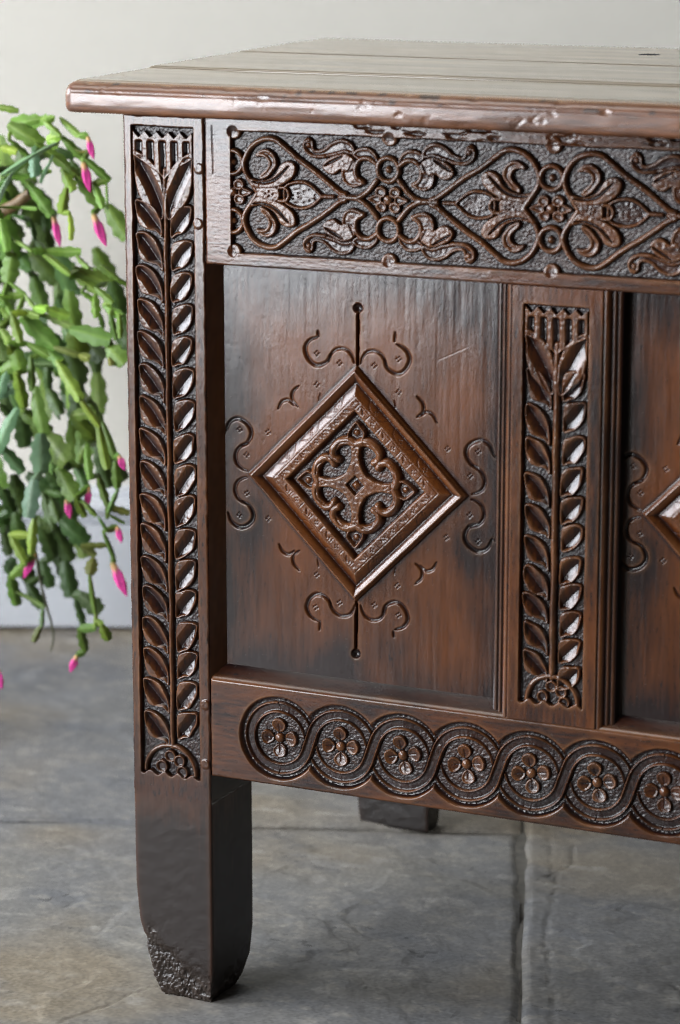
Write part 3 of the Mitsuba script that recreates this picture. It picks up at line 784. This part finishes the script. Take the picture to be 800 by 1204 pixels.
# ---------------------------------------------------------------- lid of three boards
def lid_board(key, ya, yb, seed, front, back_edge=False):
    x0, x1, zb, zt = -30.0, LENGTH + 30, 659.6, {101: 681.6, 111: 683.1, 121: 683.4}[seed]
    pts = []
    if front:                                               # thumb-moulded nose, then a scratch line
        pts += [(ya + 30, zb), (ya + 3.5, zb)]
        for a in np.linspace(-90, -180, 7):
            pts.append((ya + 3.2 + 3.2 * math.cos(math.radians(a)), zb + 3.4 + 3.4 * math.sin(math.radians(a))))
        for z in np.linspace(zb + 5, zt - 8.5, 8):
            pts.append((ya - .5 * math.sin((z - zb) / 22 * math.pi), z))
        for a in np.linspace(180, 90, 10):
            pts.append((ya + 8 + 8 * math.cos(math.radians(a)), zt - 8.2 + 7.2 * math.sin(math.radians(a))))
        pts += [(ya + 10.2, zt - 1.0), (ya + 10.9, zt - 2.6), (ya + 12.2, zt - 2.7), (ya + 13, zt - .7), (ya + 14.0, zt - .1)]
        start = ya + 15
    else:
        pts += [(ya + .2, zb), (ya + .2, zt - 2.2), (ya + .5, zt - 1.0), (ya + 1.6, zt - .25)]
        start = ya + 3
    pts += [(y, zt) for y in np.linspace(start, yb - 3, 40)]
    pts += [(yb - 1.4, zt - .25), (yb - .4, zt - 1.0), (yb - .2, zt - 2.2), (yb - .2, zb)]
    P = np.array(pts)
    xs = np.concatenate([x0 + 6.5 * (1 - np.cos(np.linspace(0, math.pi / 2, 8))), grid(x0 + 7.5, x1, 1.1, 470, 12)])
    m = len(P)
    Y, Xg = np.meshgrid(P[:, 0], xs)
    Zg = np.tile(P[:, 1], (len(xs), 1))
    inset = np.clip((x0 + 6.5 - Xg) / 6.5, 0, 1)
    drop = 6.2 * (1 - np.sqrt(1 - inset ** 2))
    Zg = np.where(Zg > 668, Zg - drop * (Zg - 668) / (zt - 668), Zg + .5 * drop * (668 - Zg) / (668 - zb))
    if front:
        Y = Y + drop * np.clip((ya + 20 - Y) / 20, 0, 1) * .7
    dent = F3(Xg, Zg + Y, 9, 7, seed, 3)
    face = np.clip((ya + 9 - Y) / 9, 0, 1) if front else np.zeros_like(Y)
    Y = Y + face * (1.1 * smooth01((dent - .62) * 3.5) + .07 * (F3(Xg, Zg, 9, .9, seed + 12, 2) - .5) + 1.0 * (F3(Xg, Zg, 60, 10, seed + 4, 3) - .5))
    top = smooth01((Zg - 676) / 5)
    Zg = Zg + top * (1.2 * (F3(Xg, Y, 130, 45, seed + 1, 3) - .5) + .04 * (F3(Xg, Y, 14, 2.4, seed + 2, 3) - .5))
    if front:
        edge = np.exp(-((Y - (ya + 5)) / 4) ** 2) * (Zg > 676)
        Zg = Zg - edge * .9 * smooth01((F3(Xg, Y, 12, 8, seed + 3, 3) - .56) * 4)
    Xg = Xg - .042 * (Y + 30) * np.clip((200 - Xg) / 200, 0, 1)
    v = np.stack([Xg, Y, Zg], -1)
    du, dv = np.gradient(v, axis=0), np.gradient(v, axis=1)
    n = np.cross(du, dv)
    n = n / (np.linalg.norm(n, axis=-1, keepdims=True) + 1e-9)
    if n[len(xs) // 2, m - 20, 2] < 0:
        n = -n
    g = F3(Xg, Y + Zg, 16, 1.3, seed + 5, 4)
    b = F3(Xg, Y, 80, 18, seed + 6, 3)
    t = np.clip(.55 + 1.0 * (b - .5) + .35 * (g - .5), 0, 1)[..., None]
    col = np.array([.105, .084, .054]) * (1 - t) + np.array([.205, .160, .102]) * t
    if front:                                               # rubbed, paler nose with honey-coloured arris and black knocks
        w = np.clip((ya + 11 - Y) / 6, 0, 1)[..., None]
        tt = np.clip(.45 + 1.7 * (g - .5) + .8 * (b - .5), 0, 1)[..., None]
        nose = np.array([.060, .020, .007]) * (1 - tt) + np.array([.18, .066, .024]) * tt
        col = col * (1 - w) + nose * w
        ar = (np.exp(-((Y - (ya + 9)) / 3.2) ** 2) * (Zg > 675) * (.4 + F3(Xg, Y, 20, 3, seed + 8, 3)))[..., None]
        col = col * (1 - np.clip(ar, 0, 1)) + np.array([.34, .155, .045]) * np.clip(ar, 0, 1)
        kn = (smooth01((F3(Xg, Zg, 10, 5, seed + 9, 3) - .66) * 9) * (Zg > 671) * w[..., 0])[..., None]
        col = col * (1 - .85 * kn) + np.array([.02, .012, .008]) * .85 * kn
        qk = (np.exp(-((Y - (ya + 11.6)) / .9) ** 2) * (Zg > 674))[..., None]
        col = col * (1 - qk) + np.array([.015, .009, .006]) * qk
    nx = len(xs)
    i = np.arange(nx - 1)[:, None] * m + np.arange(m - 1)[None]
    q = np.stack([i, i + m, i + m + 1, i + 1], -1).reshape(-1, 4)
    vv, nn, cc = v.reshape(-1, 3) / 1000, n.reshape(-1, 3), col.reshape(-1, 3)
    f = np.vstack([q[:, [0, 1, 2]], q[:, [0, 2, 3]]])
    # end grain caps
    o = len(vv)
    for e, nr in ((0, [-1, 0, 0]), (nx - 1, [1, 0, 0])):
        ring = vv[e * m:(e + 1) * m]
        o = len(vv)
        vv = np.vstack([vv, ring, ring.mean(0)])
        nn = np.vstack([nn, np.tile(nr, (m + 1, 1))])
        cc = np.vstack([cc, cc[e * m:(e + 1) * m], cc[e * m:e * m + 1]])
        k = np.arange(m)
        f = np.vstack([f, np.stack([o + k, o + (k + 1) % m, np.full(m, o + m)], -1)])
    put(key, vv, f, "oak_polished", nn, cc)


lid_board("oak_chest__lid__board", -30.0, 97.2, 101, True)
lid_board("oak_chest__lid__board_001", 99.2, 255.4, 111, False)
lid_board("oak_chest__lid__board_002", 256.2, 428.0, 121, False)


# ---------------------------------------------------------------- legs, with rotted feet
def leg(key, x0, y0, w, d, ztop, seed, rot=1.0, fine=False):
    na = 232 if fine else 72
    zs = np.concatenate([np.linspace(0, 70, 150 if fine else 40), np.linspace(70, ztop, 81 if fine else 30)[1:]])
    nz = len(zs)
    # rounded square outline, corner first
    per = np.linspace(0, 4, na, endpoint=False)
    sidek, tt = np.floor(per).astype(int), per - np.floor(per)
    sx = np.choose(sidek, [tt, np.ones_like(tt), 1 - tt, np.zeros_like(tt)])
    sy = np.choose(sidek, [np.zeros_like(tt), tt, np.ones_like(tt), 1 - tt])
    V = np.zeros((nz, na, 3))
    C = np.zeros((nz, na, 3))
    rc = .03
    for i, z in enumerate(zs):
        u, v_ = sx.copy(), sy.copy()
        # soften corners
        cxn, cyn = np.clip(u, rc, 1 - rc), np.clip(v_, rc, 1 - rc)
        vec = np.stack([u - cxn, v_ - cyn], -1)
        ln = np.linalg.norm(vec, axis=1)
        k = np.where(ln > rc, rc / np.maximum(ln, 1e-9), 1)
        u, v_ = cxn + vec[:, 0] * k, cyn + vec[:, 1] * k
        X, Y = x0 + u * w, y0 + v_ * d
        # worn away towards the floor: most at the outer left
        left = np.interp(z, [0, 5, 13, 30, 46, 60, 85, 110], [21, 17, 13, 9.2, 5.8, 2.6, .3, 0])
        right = np.interp(z, [0, 6, 20, 45], [2.5, 1.5, .6, 0])
        fr = np.interp(z, [0, 4, 12, 30], [2.5, 1.2, .4, 0])
        bk = np.interp(z, [0, 5, 20, 40], [22, 13, 4, 0])
        X = x0 + left * rot + (X - x0) * (w - (left + right) * rot) / w
        Y = y0 + fr * rot + (Y - y0) * (d - (fr + bk) * rot) / d
        th = np.arctan2(sy - .5, sx - .5)
        P = np.stack([X / 7, Y / 7, np.full(na, z / 7)], -1)
        dec = smooth01((54 * (1.15 - .75 * u) + 30 * (meshkit.fbm(P * .5, 3, seed + 2) - .5) - z) / 24) * rot
        N = meshkit.fbm(P, 4, seed) - .5
        N2 = meshkit.fbm(P * [7, 7, 2.0], 3, seed + 5) - .5
        nrm = np.stack([sx - .5, sy - .5], -1)
        nrm /= np.linalg.norm(nrm, axis=1, keepdims=True)
        off = -1.6 * dec + (3.2 * N + 3.4 * N2) * dec + .35 * N * (1 - dec) * min(1, (ztop - z) / 15)
        V[i] = np.stack([X + nrm[:, 0] * off, Y + nrm[:, 1] * off, np.full(na, z) + dec * 2.0 * N * (z > 3) * (z < ztop - 1)], -1)
        Xc, Zc = X - (x0 if seed == 27 else 0) + Y, np.full(na, z)
        G, B_ = F3(Xc, Zc, 1.5, 13.5, 8, 4), F3(Xc, Zc, 30 * (1 + 1 / 12), 30 * (1 + 9 / 12), 9, 3)
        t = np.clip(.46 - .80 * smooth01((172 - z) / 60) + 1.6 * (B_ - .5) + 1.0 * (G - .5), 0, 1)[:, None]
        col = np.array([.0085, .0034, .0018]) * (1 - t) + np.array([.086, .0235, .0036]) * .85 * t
        edge = np.exp(-((np.minimum(np.minimum(u, 1 - u) + np.minimum(v_, 1 - v_), 1)) / .05) ** 2)[:, None]
        col = col + edge * np.array([.03, .011, .004])
        rotc = np.array([.020, .013, .0095]) * (.6 + 1.5 * np.clip(N + N2 + .4, 0, 1)[:, None])
        C[i] = col * (1 - dec[:, None]) + rotc * dec[:, None]
    i = np.arange(nz - 1)[:, None] * na + np.arange(na)[None]
    j = np.arange(nz - 1)[:, None] * na + (np.arange(na)[None] + 1) % na
    f = np.stack([i, j, j + na, i + na], -1).reshape(-1, 4)
    v, c = V.reshape(-1, 3) / 1000, C.reshape(-1, 3)
    o = len(v)
    v = np.vstack([v, [V[0, :, 0].mean() / 1000, V[0, :, 1].mean() / 1000, .001], [V[-1, :, 0].mean() / 1000, V[-1, :, 1].mean() / 1000, ztop / 1000]])
    c = np.vstack([c, [[.03, .02, .015]] * 2])
    k = np.arange(na)
    f = np.vstack([f[:, [0, 1, 2]], f[:, [0, 2, 3]], np.stack([(k + 1) % na, k, np.full(na, o)], -1)])
    m = trimesh.Trimesh(v, f, process=False)
    put_mesh(key, m, "oak_ground", True, color=c if seed != 17 else c * .5)


leg("oak_chest__leg", 0, 0.0, 64.3, 68, 156.2, 7, fine=True)
labels["oak_chest__leg"] = {"label": "front leg with a rotted, worn-down foot"}
leg("oak_chest__leg_001", -12, 418, 72, 30, 600, 17, rot=.3)
leg("oak_chest__leg_002", LENGTH - 64.4, 0, 64.3, 68, 156.2, 27)
leg("oak_chest__leg_003", LENGTH - 62, 412, 64, 36, 600, 37, rot=.7)
# the hidden body of the chest: end boards, back and bottom
brown = [.045, .02, .011]
put_mesh("oak_chest__end_board", box(.010, .030, .0645, .411, .180, .655), "oak_dull", color=brown)
put_mesh("oak_chest__end_board_001", box(LENGTH / 1000 - .030, LENGTH / 1000 - .010, .0645, .411, .180, .655), "oak_dull", color=brown)
put_mesh("oak_chest__back_board", box(.062, LENGTH / 1000 - .064, .420, .440, .180, .655), "oak_dull", color=brown)
put_mesh("oak_chest__bottom_board", box(.031, LENGTH / 1000 - .031, .0285, .419, .192, .206), "oak_dull", color=brown)
# a dark knot in the back board of the lid, added as a thin disc
put_mesh("oak_chest__lid__knot", trimesh.creation.revolve([[0, 0], [.012, 0], [.011, .0012], [0, .0014]], sections=24, transform=np.array(T().translate([.268, .352, .6829]).scale([.75, .7, .7]).matrix)), "oak_dull", color=[.012, .011, .011])


# ---------------------------------------------------------------- flagstone floor
ANG = math.radians(21.0)
E1, E2 = np.array([math.cos(ANG), math.sin(ANG)]), np.array([-math.sin(ANG), math.cos(ANG)])
ORG = np.array([.133, .458])                                # a corner where joints meet


def flag(key, a0, a1, b0, b1, seed, lift=0.0, fine=.004, cracks=()):
    """One riven flagstone; a along the joints, b across, metres from ORG."""
    na, nb = max(8, int((a1 - a0) / fine)), max(8, int((b1 - b0) / fine))
    A, Bb = np.meshgrid(np.linspace(0, 1, na), np.linspace(0, 1, nb))
    ea, eb = A * (a1 - a0), Bb * (b1 - b0)
    wob = lambda t, s: .004 * (meshkit.fbm(np.stack([t * 9, np.full_like(t, s), t * 0], -1), 3, seed) - .5)
    g = .0016
    A2 = a0 + g + wob(eb, 1.5) * (1 - A) + A * (a1 - a0 - 2 * g) + wob(eb, 5.5) * A
    B2 = b0 + g + wob(ea, 9.5) * (1 - Bb) + Bb * (b1 - b0 - 2 * g) + wob(ea, 13.5) * Bb
    X = ORG[0] + A2 * E1[0] + B2 * E2[0]
    Y = ORG[1] + A2 * E1[1] + B2 * E2[1]
    P = np.stack([X, Y, np.full_like(X, seed)], -1)
    big = meshkit.fbm(P * [4.2, 7, 1], 4, seed)
    lev = big * 7.0
    stepd = np.floor(lev) + smooth01((lev - np.floor(lev) - .78) / .22)       # riven layers
    h = .0011 * (stepd - 3.5) + .0016 * (meshkit.fbm(P * [30, 42, 1], 4, seed + 1) - .5)
    h = np.maximum(h, -.0012)
    e = np.minimum(np.minimum(ea, a1 - a0 - ea), np.minimum(eb, b1 - b0 - eb)) + .006 * (meshkit.fbm(P * [40, 40, 1], 3, seed + 2) - .6)
    h -= .0026 * (1 - smooth01(e / .008)) ** 2
    for cr in cracks:                                       # hairline cracks
        d, w = d_line(spline(np.array(cr), False, 8), X + .006 * (meshkit.fbm(P * [60, 60, 1], 3, seed + 7) - .5), Y + .006 * (meshkit.fbm(P * [60, 60, 1], 3, seed + 8) - .5))
        h -= .0011 * np.clip(1 - d / .0016, 0, 1)
    Z = h + lift
    v = np.stack([X, Y, Z], -1).reshape(-1, 3)
    i = np.arange(nb - 1)[:, None] * na + np.arange(na - 1)[None]
    f = np.stack([i, i + 1, i + na + 1, i + na], -1).reshape(-1, 4)
    # skirt
    rim = np.concatenate([np.arange(na), np.arange(1, nb) * na + na - 1, (nb - 1) * na + np.arange(na - 2, -1, -1), np.arange(nb - 2, 0, -1) * na])
    o, k = len(v), len(rim)
    low = v[rim].copy()
    low[:, 2] = -.02
    v = np.vstack([v, low])
    kk = np.arange(k)
    sk = np.stack([rim[kk], o + kk, o + (kk + 1) % k, rim[(kk + 1) % k]], -1)
    put_mesh(key, (v, np.vstack([f, sk])), "stone", 50)


put_mesh("floor", box(-4, 5, -4, 3.2, -.06, -.0034), "mortar")
labels["floor"] = {"kind": "structure"}
flag("floor__flagstone", -.74, 0, -.62, 0, 1, -.0005, .0027, [[(-.022, -.079), (-.006, -.03), (.012, .02), (.06, .06)], [(-.36, .25), (-.30, .268), (-.28, .29), (-.262, .318)], [(-.24, .18), (-.15, .26), (-.11, .33)]])
flag("floor__flagstone_001", 0, .62, -.62, .26, 2, -.0002, .0026, [[(.158, .452), (.20, .36), (.235, .25), (.30, .09), (.34, -.03)], [(.185, .44), (.20, .40), (.19, .36)], [(.36, .18), (.40, .15), (.41, .10)]])
flag("floor__flagstone_002", -1.02, 0, 0, .62, 3, 0)
flag("floor__flagstone_003", 0, .60, .26, .78, 4, 0)
flag("floor__flagstone_004", -1.5, -.74, -.62, 0, 5, 0, .008)
k = 5
for a0, a1 in ((-1.9, -1.2), (-1.2, -.5), (-.5, .2), (.2, .9), (.9, 1.6)):
    flag(f"floor__flagstone_{k:03d}", a0, a1, -1.2, -.62, k + 20, 0, .012)
    k += 1
for a0, a1, b0, b1 in ((.62, 1.3, -.62, .26), (.60, 1.3, .26, .78), (-1.7, -1.02, 0, .62), (-1.9, -1.0, .62, 1.2), (-1.0, 0, .62, 1.3), (0, .7, .78, 1.5), (.7, 1.5, .78, 1.5), (-2.4, -1.7, 0, .62), (-2.2, -1.5, -.62, 0)):
    flag(f"floor__flagstone_{k:03d}", a0, a1, b0, b1, k + 20, 0, .012)
    k += 1

# ---------------------------------------------------------------- wall with its moulded skirting
WA = math.radians(23.6)                                     # the chest stands a little askew to the wall


def along_wall(v):
    """(along, out from the wall's skirting line, up) -> the room."""
    v = np.asarray(v, float)
    return np.stack([-.5443 + v[:, 0] * math.cos(WA) - v[:, 1] * math.sin(WA), .8746 + v[:, 0] * math.sin(WA) + v[:, 1] * math.cos(WA), v[:, 2]], -1)


wm = box(-4, 5, .0224, .12, -.02, 3.0)
put_mesh("wall", (along_wall(wm.vertices), wm.faces), "wall_paint")
labels["wall"] = {"kind": "structure"}
prof = [(.022, .004), (0, .004), (0, .1185), (.0115, .1205), (.0130, .1255), (.0060, .1300), (-.0050, .1335), (-.0072, .1375), (-.0050, .1415), (.0040, .1450), (.0125, .1470), (.0130, .1520), (.0165, .1550), (.0190, .1575), (.022, .1580)]
pr = np.array(prof)
xs_ = np.linspace(-4, 5, 40)
v = along_wall([[x, y, z] for x in xs_ for y, z in pr])
m = len(pr)
i = np.arange(len(xs_) - 1)[:, None] * m + np.arange(m - 1)[None]
put_mesh("wall__skirting_board", (v, np.stack([i, i + m, i + m + 1, i + 1], -1).reshape(-1, 4)), "skirting_paint", 35)


# ---------------------------------------------------------------- the flowering cactus
rng = random.Random(12)
nrg = np.random.default_rng(12)
GREEN = {"g": (.095, .175, .026), "d": (.050, .100, .022), "b": (.150, .245, .030), "t": (.120, .210, .110), "o": (.140, .165, .035)}
labels["flowering_cactus"] = {"label": "trailing green cactus with flat jointed stems and pink buds, left of the chest", "category": "plant"}


def pad(p0, p1, w, kind, tilt, thick=.0015):
    """One flat stem joint: scalloped outline, a raised midrib, a little curved."""
    p0, p1 = np.array(p0), np.array(p1)
    p0, p1 = p0 - .07 * (p1 - p0), p1 + .05 * (p1 - p0)
    L = np.linalg.norm(p1 - p0)
    ax = (p1 - p0) / L
    view = np.array([math.sin(tilt), -math.cos(tilt), .25])
    side = np.cross(ax, view)
    side /= np.linalg.norm(side)
    nrm = np.cross(side, ax)
    nu, nv = 17, 7
    u = np.linspace(0, 1, nu)
    prof = np.interp(u, [0, .06, .2, .45, .7, .88, .96, 1], [.30, .50, .76, .95, 1.0, .90, .74, .52])
    slim = min(1, w / L * 1.3)
    prof = prof * (1 - .24 * np.abs(np.sin(u * math.pi * 3.0 + rng.uniform(-.3, .3))) ** 3 * (u > .12) * (u < .97)) if slim > .3 else prof
    vv = np.linspace(-1, 1, nv)
    U, Vv = np.meshgrid(u, vv, indexing="ij")
    bend = rng.uniform(-.10, .10) * L
    arch = rng.uniform(.05, .22) * w
    core = p0 + U[..., None] * (p1 - p0) + (np.sin(U * math.pi) * bend)[..., None] * nrm
    top = core + (Vv * prof[:, None] * w / 2)[..., None] * side - (arch * Vv ** 2 * prof[:, None])[..., None] * nrm
    t = thick / 2 * np.sqrt(np.clip(1 - Vv ** 2, 0, 1)) + .0011 * np.exp(-(Vv / .16) ** 2)
    t = t * np.clip(prof[:, None] * 1.4, .2, 1)
    a, b = top + t[..., None] * nrm, top - t[..., None] * nrm
    V = np.concatenate([a.reshape(-1, 3), b.reshape(-1, 3)])
    i = np.arange(nu - 1)[:, None] * nv + np.arange(nv - 1)[None]
    q = np.stack([i, i + nv, i + nv + 1, i + 1], -1).reshape(-1, 4)
    o = nu * nv
    f = np.vstack([q, q[:, ::-1] + o])
    ends = []
    for r in (np.arange(nv), (nu - 1) * nv + np.arange(nv)):
        ends.append(np.stack([r[:-1], r[1:], r[1:] + o, r[:-1] + o], -1))
    f = np.vstack([f, *ends])
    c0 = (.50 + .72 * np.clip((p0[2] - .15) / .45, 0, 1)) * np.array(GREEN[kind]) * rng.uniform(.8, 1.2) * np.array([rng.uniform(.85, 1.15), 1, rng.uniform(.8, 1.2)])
    vein = np.exp(-(Vv / .13) ** 2)
    mott = meshkit.fbm(top.reshape(-1, 3) * 160, 3, 3).reshape(U.shape)
    tone = (.75 + .5 * mott) * (1 + .18 * U)
    col = c0 * tone[..., None] + (vein * .35)[..., None] * c0 * np.array([1.2, .8, .6])
    col = np.concatenate([col.reshape(-1, 3)] * 2)
    return V, f, col


def bud(p0, p1, w):
    """A closed, pointed bud: wrapped petals, pale at the base."""
    p0, p1 = np.array(p0), np.array(p1)
    L = np.linalg.norm(p1 - p0)
    ax = (p1 - p0) / L
    s = np.cross(ax, [0.1, -1, .1])
    s /= np.linalg.norm(s)
    n = np.cross(s, ax)
    u = np.linspace(0, 1, 26)
    r = np.interp(u, [0, .08, .2, .45, .65, .85, 1], [.42, .60, .66, .98, .95, .5, .05]) * w / 2
    th = np.linspace(0, 2 * math.pi, 20, endpoint=False)
    U, H = np.meshgrid(u, th, indexing="ij")
    ridge = 1 + .20 * np.sin(H * 4 + U * 5) * smooth01((U - .15) * 4)
    V = p0 + U[..., None] * (p1 - p0) + (r[:, None] * ridge)[..., None] * (np.cos(H)[..., None] * s + np.sin(H)[..., None] * n)
    na = len(th)
    i = np.arange(25)[:, None] * na + np.arange(na)[None]
    j = np.arange(25)[:, None] * na + (np.arange(na)[None] + 1) % na
    q = np.stack([i, j, j + na, i + na], -1).reshape(-1, 4)
    t = smooth01((U - .16 - .05 * np.sin(H * 4)) / .22)[..., None]
    mag = np.array([.50, .028, .21]) * (1 + .9 * np.clip(np.sin(H * 4 + U * 5), 0, 1) * .6)[..., None] + np.array([.05, .04, .06]) * (1 - U)[..., None]
    calyx = np.array([.20, .24, .06]) + (np.array([.55, .33, .14]) - np.array([.20, .24, .06])) * smooth01(U / .12)[..., None]
    col = calyx * (1 - t) + mag * t
    return V.reshape(-1, 3), q, np.clip(col, 0, .9).reshape(-1, 3)


def tube(pts, r0, r1):
    P = spline(np.array(pts) * 1.0, False, 8)
    na = 10
    V = []
    for k in range(len(P)):
        d = P[min(k + 1, len(P) - 1)] - P[max(k - 1, 0)]
        d /= np.linalg.norm(d)
        s = np.cross(d, [0, -1, .2])
        s /= np.linalg.norm(s)
        n = np.cross(s, d)
        r = r0 + (r1 - r0) * k / (len(P) - 1)
        for a in np.linspace(0, 2 * math.pi, na, endpoint=False):
            V.append(P[k] + r * (math.cos(a) * s + math.sin(a) * n) * (1 + .12 * math.sin(a * 3 + k)))
    i = np.arange(len(P) - 1)[:, None] * na + np.arange(na)[None]
    j = np.arange(len(P) - 1)[:, None] * na + (np.arange(na)[None] + 1) % na
    return np.array(V), np.stack([i, j, j + na, i + na], -1).reshape(-1, 4)


SPARE = []


def add(key, V, q, c, bsdf):
    if key.endswith("stem_joint") and sum(k.startswith(key) for k in scene) >= 298:
        SPARE.append((V, q, c))
        return
    put_mesh(key, (V, q), bsdf, True, color=c)


JOINTS = []
for x0, y, z0, x1, z1, w, kind in SEGS:
    dy = rng.uniform(-14, 14)
    JOINTS.append([np.array([x0, y, z0]) / 1000, np.array([x1, y + dy, z1]) / 1000, w / 10000, kind])
# a joint that starts in the air gets a slim joint from the nearest end of another above it
for n_, (p0, p1, w, kind) in enumerate(list(JOINTS)):
    near = [(np.linalg.norm((q1 - p0) * [1, .5, 1]), q1) for m_, (q0, q1, _, _) in enumerate(JOINTS[:len(SEGS)]) if m_ != n_ and q1[2] > p0[2] - .004]
    near += [(np.linalg.norm((.5 * (q0 + q1) - p0) * [1, .5, 1]) + .004, .5 * (q0 + q1)) for m_, (q0, q1, _, _) in enumerate(JOINTS[:len(SEGS)]) if m_ != n_ and .5 * (q0 + q1)[2] > p0[2] - .004]
    if near:
        dist, q = min(near, key=lambda e: e[0])
        if .006 < dist < .045:
            JOINTS.append([q, p0, min(w, .012) * rng.uniform(.6, .95), kind])
for p0, p1, w, kind in JOINTS:
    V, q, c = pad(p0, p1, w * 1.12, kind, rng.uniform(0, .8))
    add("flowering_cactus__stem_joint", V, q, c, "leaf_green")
for x0, y, z0, x1, z1, w in BUDS:
    V, q, c = bud((x0 / 1000, y / 1000, z0 / 1000), (x1 / 1000, (y - 6) / 1000, z1 / 1000), w / 10000 * 1.05)
    add("flowering_cactus__bud", V, q, c, "petal")
    base_ = np.array([x0, y, z0]) / 1000
    near = [(np.linalg.norm((q1 - base_) * [1, .5, 1]), q1) for q0, q1, _, _ in JOINTS] + [(np.linalg.norm((.5 * (q0 + q1) - base_) * [1, .5, 1]) + .003, .5 * (q0 + q1)) for q0, q1, _, _ in JOINTS]
    dist, q1 = min(near, key=lambda e: e[0])
    if .003 < dist < .036:
        V, q, c = pad(q1, base_, .0075, "g", .3)
        add("flowering_cactus__stem_joint", V, q, c, "leaf_green")
# the crown's inner and outer stems: chains that arch out of the pot and hang, left of and behind those above
POT = np.array([-.56, .46, .43])
n_extra = 0
for row in range(230):
    # hanging chains in the depth of the plant, dense at its left and thinning towards its right edge
    x = -.262 - .30 * rng.random() ** 1.15
    p = np.array([x, rng.uniform(.385, .52), rng.uniform(.24, .55) if x > -.34 else rng.uniform(.2, .60)])
    if x > -.30 and p[2] < .30:
        continue
    a, el = rng.uniform(-1.2, 1.2), rng.uniform(-1.4, -.1)
    for s in range(rng.randint(2, 3)):
        L = rng.uniform(.030, .042)
        p2 = p + L * np.array([math.cos(a) * math.cos(el) * .8, math.sin(a) * math.cos(el) * .5, math.sin(el)])
        if p2[2] < .17 or p2[0] > -.245 or n_extra > 135:
            break
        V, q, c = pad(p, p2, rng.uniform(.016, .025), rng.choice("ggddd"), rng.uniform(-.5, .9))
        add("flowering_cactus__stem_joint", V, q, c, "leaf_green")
        n_extra += 1
        p = p2
        el = max(el - rng.uniform(.2, .5), -1.45)
        a += rng.uniform(-.3, .3)
V, q = tube(np.array(STEM) / 1000, .0062, .0042)
add("flowering_cactus__branch", V, q, np.array([.16, .105, .05]) * (.7 + .6 * meshkit.noise(V * 300)[:, None]), "petal")
V, q = tube([(POT[0], POT[1], POT[2] + .07), (-.43, .42, .52), np.array(STEM[0]) / 1000], .010, .0064)
add("flowering_cactus__branch", V, q, np.array([.16, .105, .05]) * (.7 + .6 * meshkit.noise(V * 300)[:, None]), "petal")
V, q = tube(np.array(DEAD) / 1000, .0016, .0007)
add("flowering_cactus__branch", V, q, np.tile([.055, .06, .03], (len(V), 1)), "petal")
off, VS, QS = 0, [], []
for V, q, c in SPARE:
    VS.append(V)
    QS.append(q + off)
    off += len(V)
put_mesh("flowering_cactus__foliage", (np.vstack(VS), np.vstack(QS)), "leaf_green", True, color=np.vstack([c for _, _, c in SPARE]))
labels["flowering_cactus__foliage"] = {"kind": "stuff"}
# its pot, on a turned wooden stand just outside the picture
pot = trimesh.creation.revolve([[0, 0], [.055, 0], [.075, .115], [.082, .118], [.082, .14], [.074, .14], [.070, .12], [0, .118]], sections=48)
pot.apply_translation(POT - [0, 0, .055])
put_mesh("flowering_cactus__pot", pot, "petal", 40, color=[.30, .13, .07])
top = trimesh.creation.revolve([[0, .352], [.105, .352], [.11, .358], [.11, .370], [.105, .3745], [0, .3745]], sections=48)
col_ = trimesh.creation.revolve([[0, .045], [.03, .045], [.018, .075], [.015, .2], [.022, .22], [.015, .24], [.016, .33], [.03, .3515], [0, .3515]], sections=32)
foot = trimesh.creation.revolve([[0, 0.002], [.10, .002], [.105, .012], [.06, .03], [.03, .0445], [0, .0445]], sections=48)
labels["plant_stand"] = {"label": "turned dark wooden stand under the potted cactus, left of the chest", "category": "stand"}
for nm, me in (("table_top", top), ("column", col_), ("foot", foot)):
    me.apply_translation([POT[0], POT[1], 0])
    put_mesh("plant_stand__" + nm, me, "oak", 40, color=[.05, .022, .012])
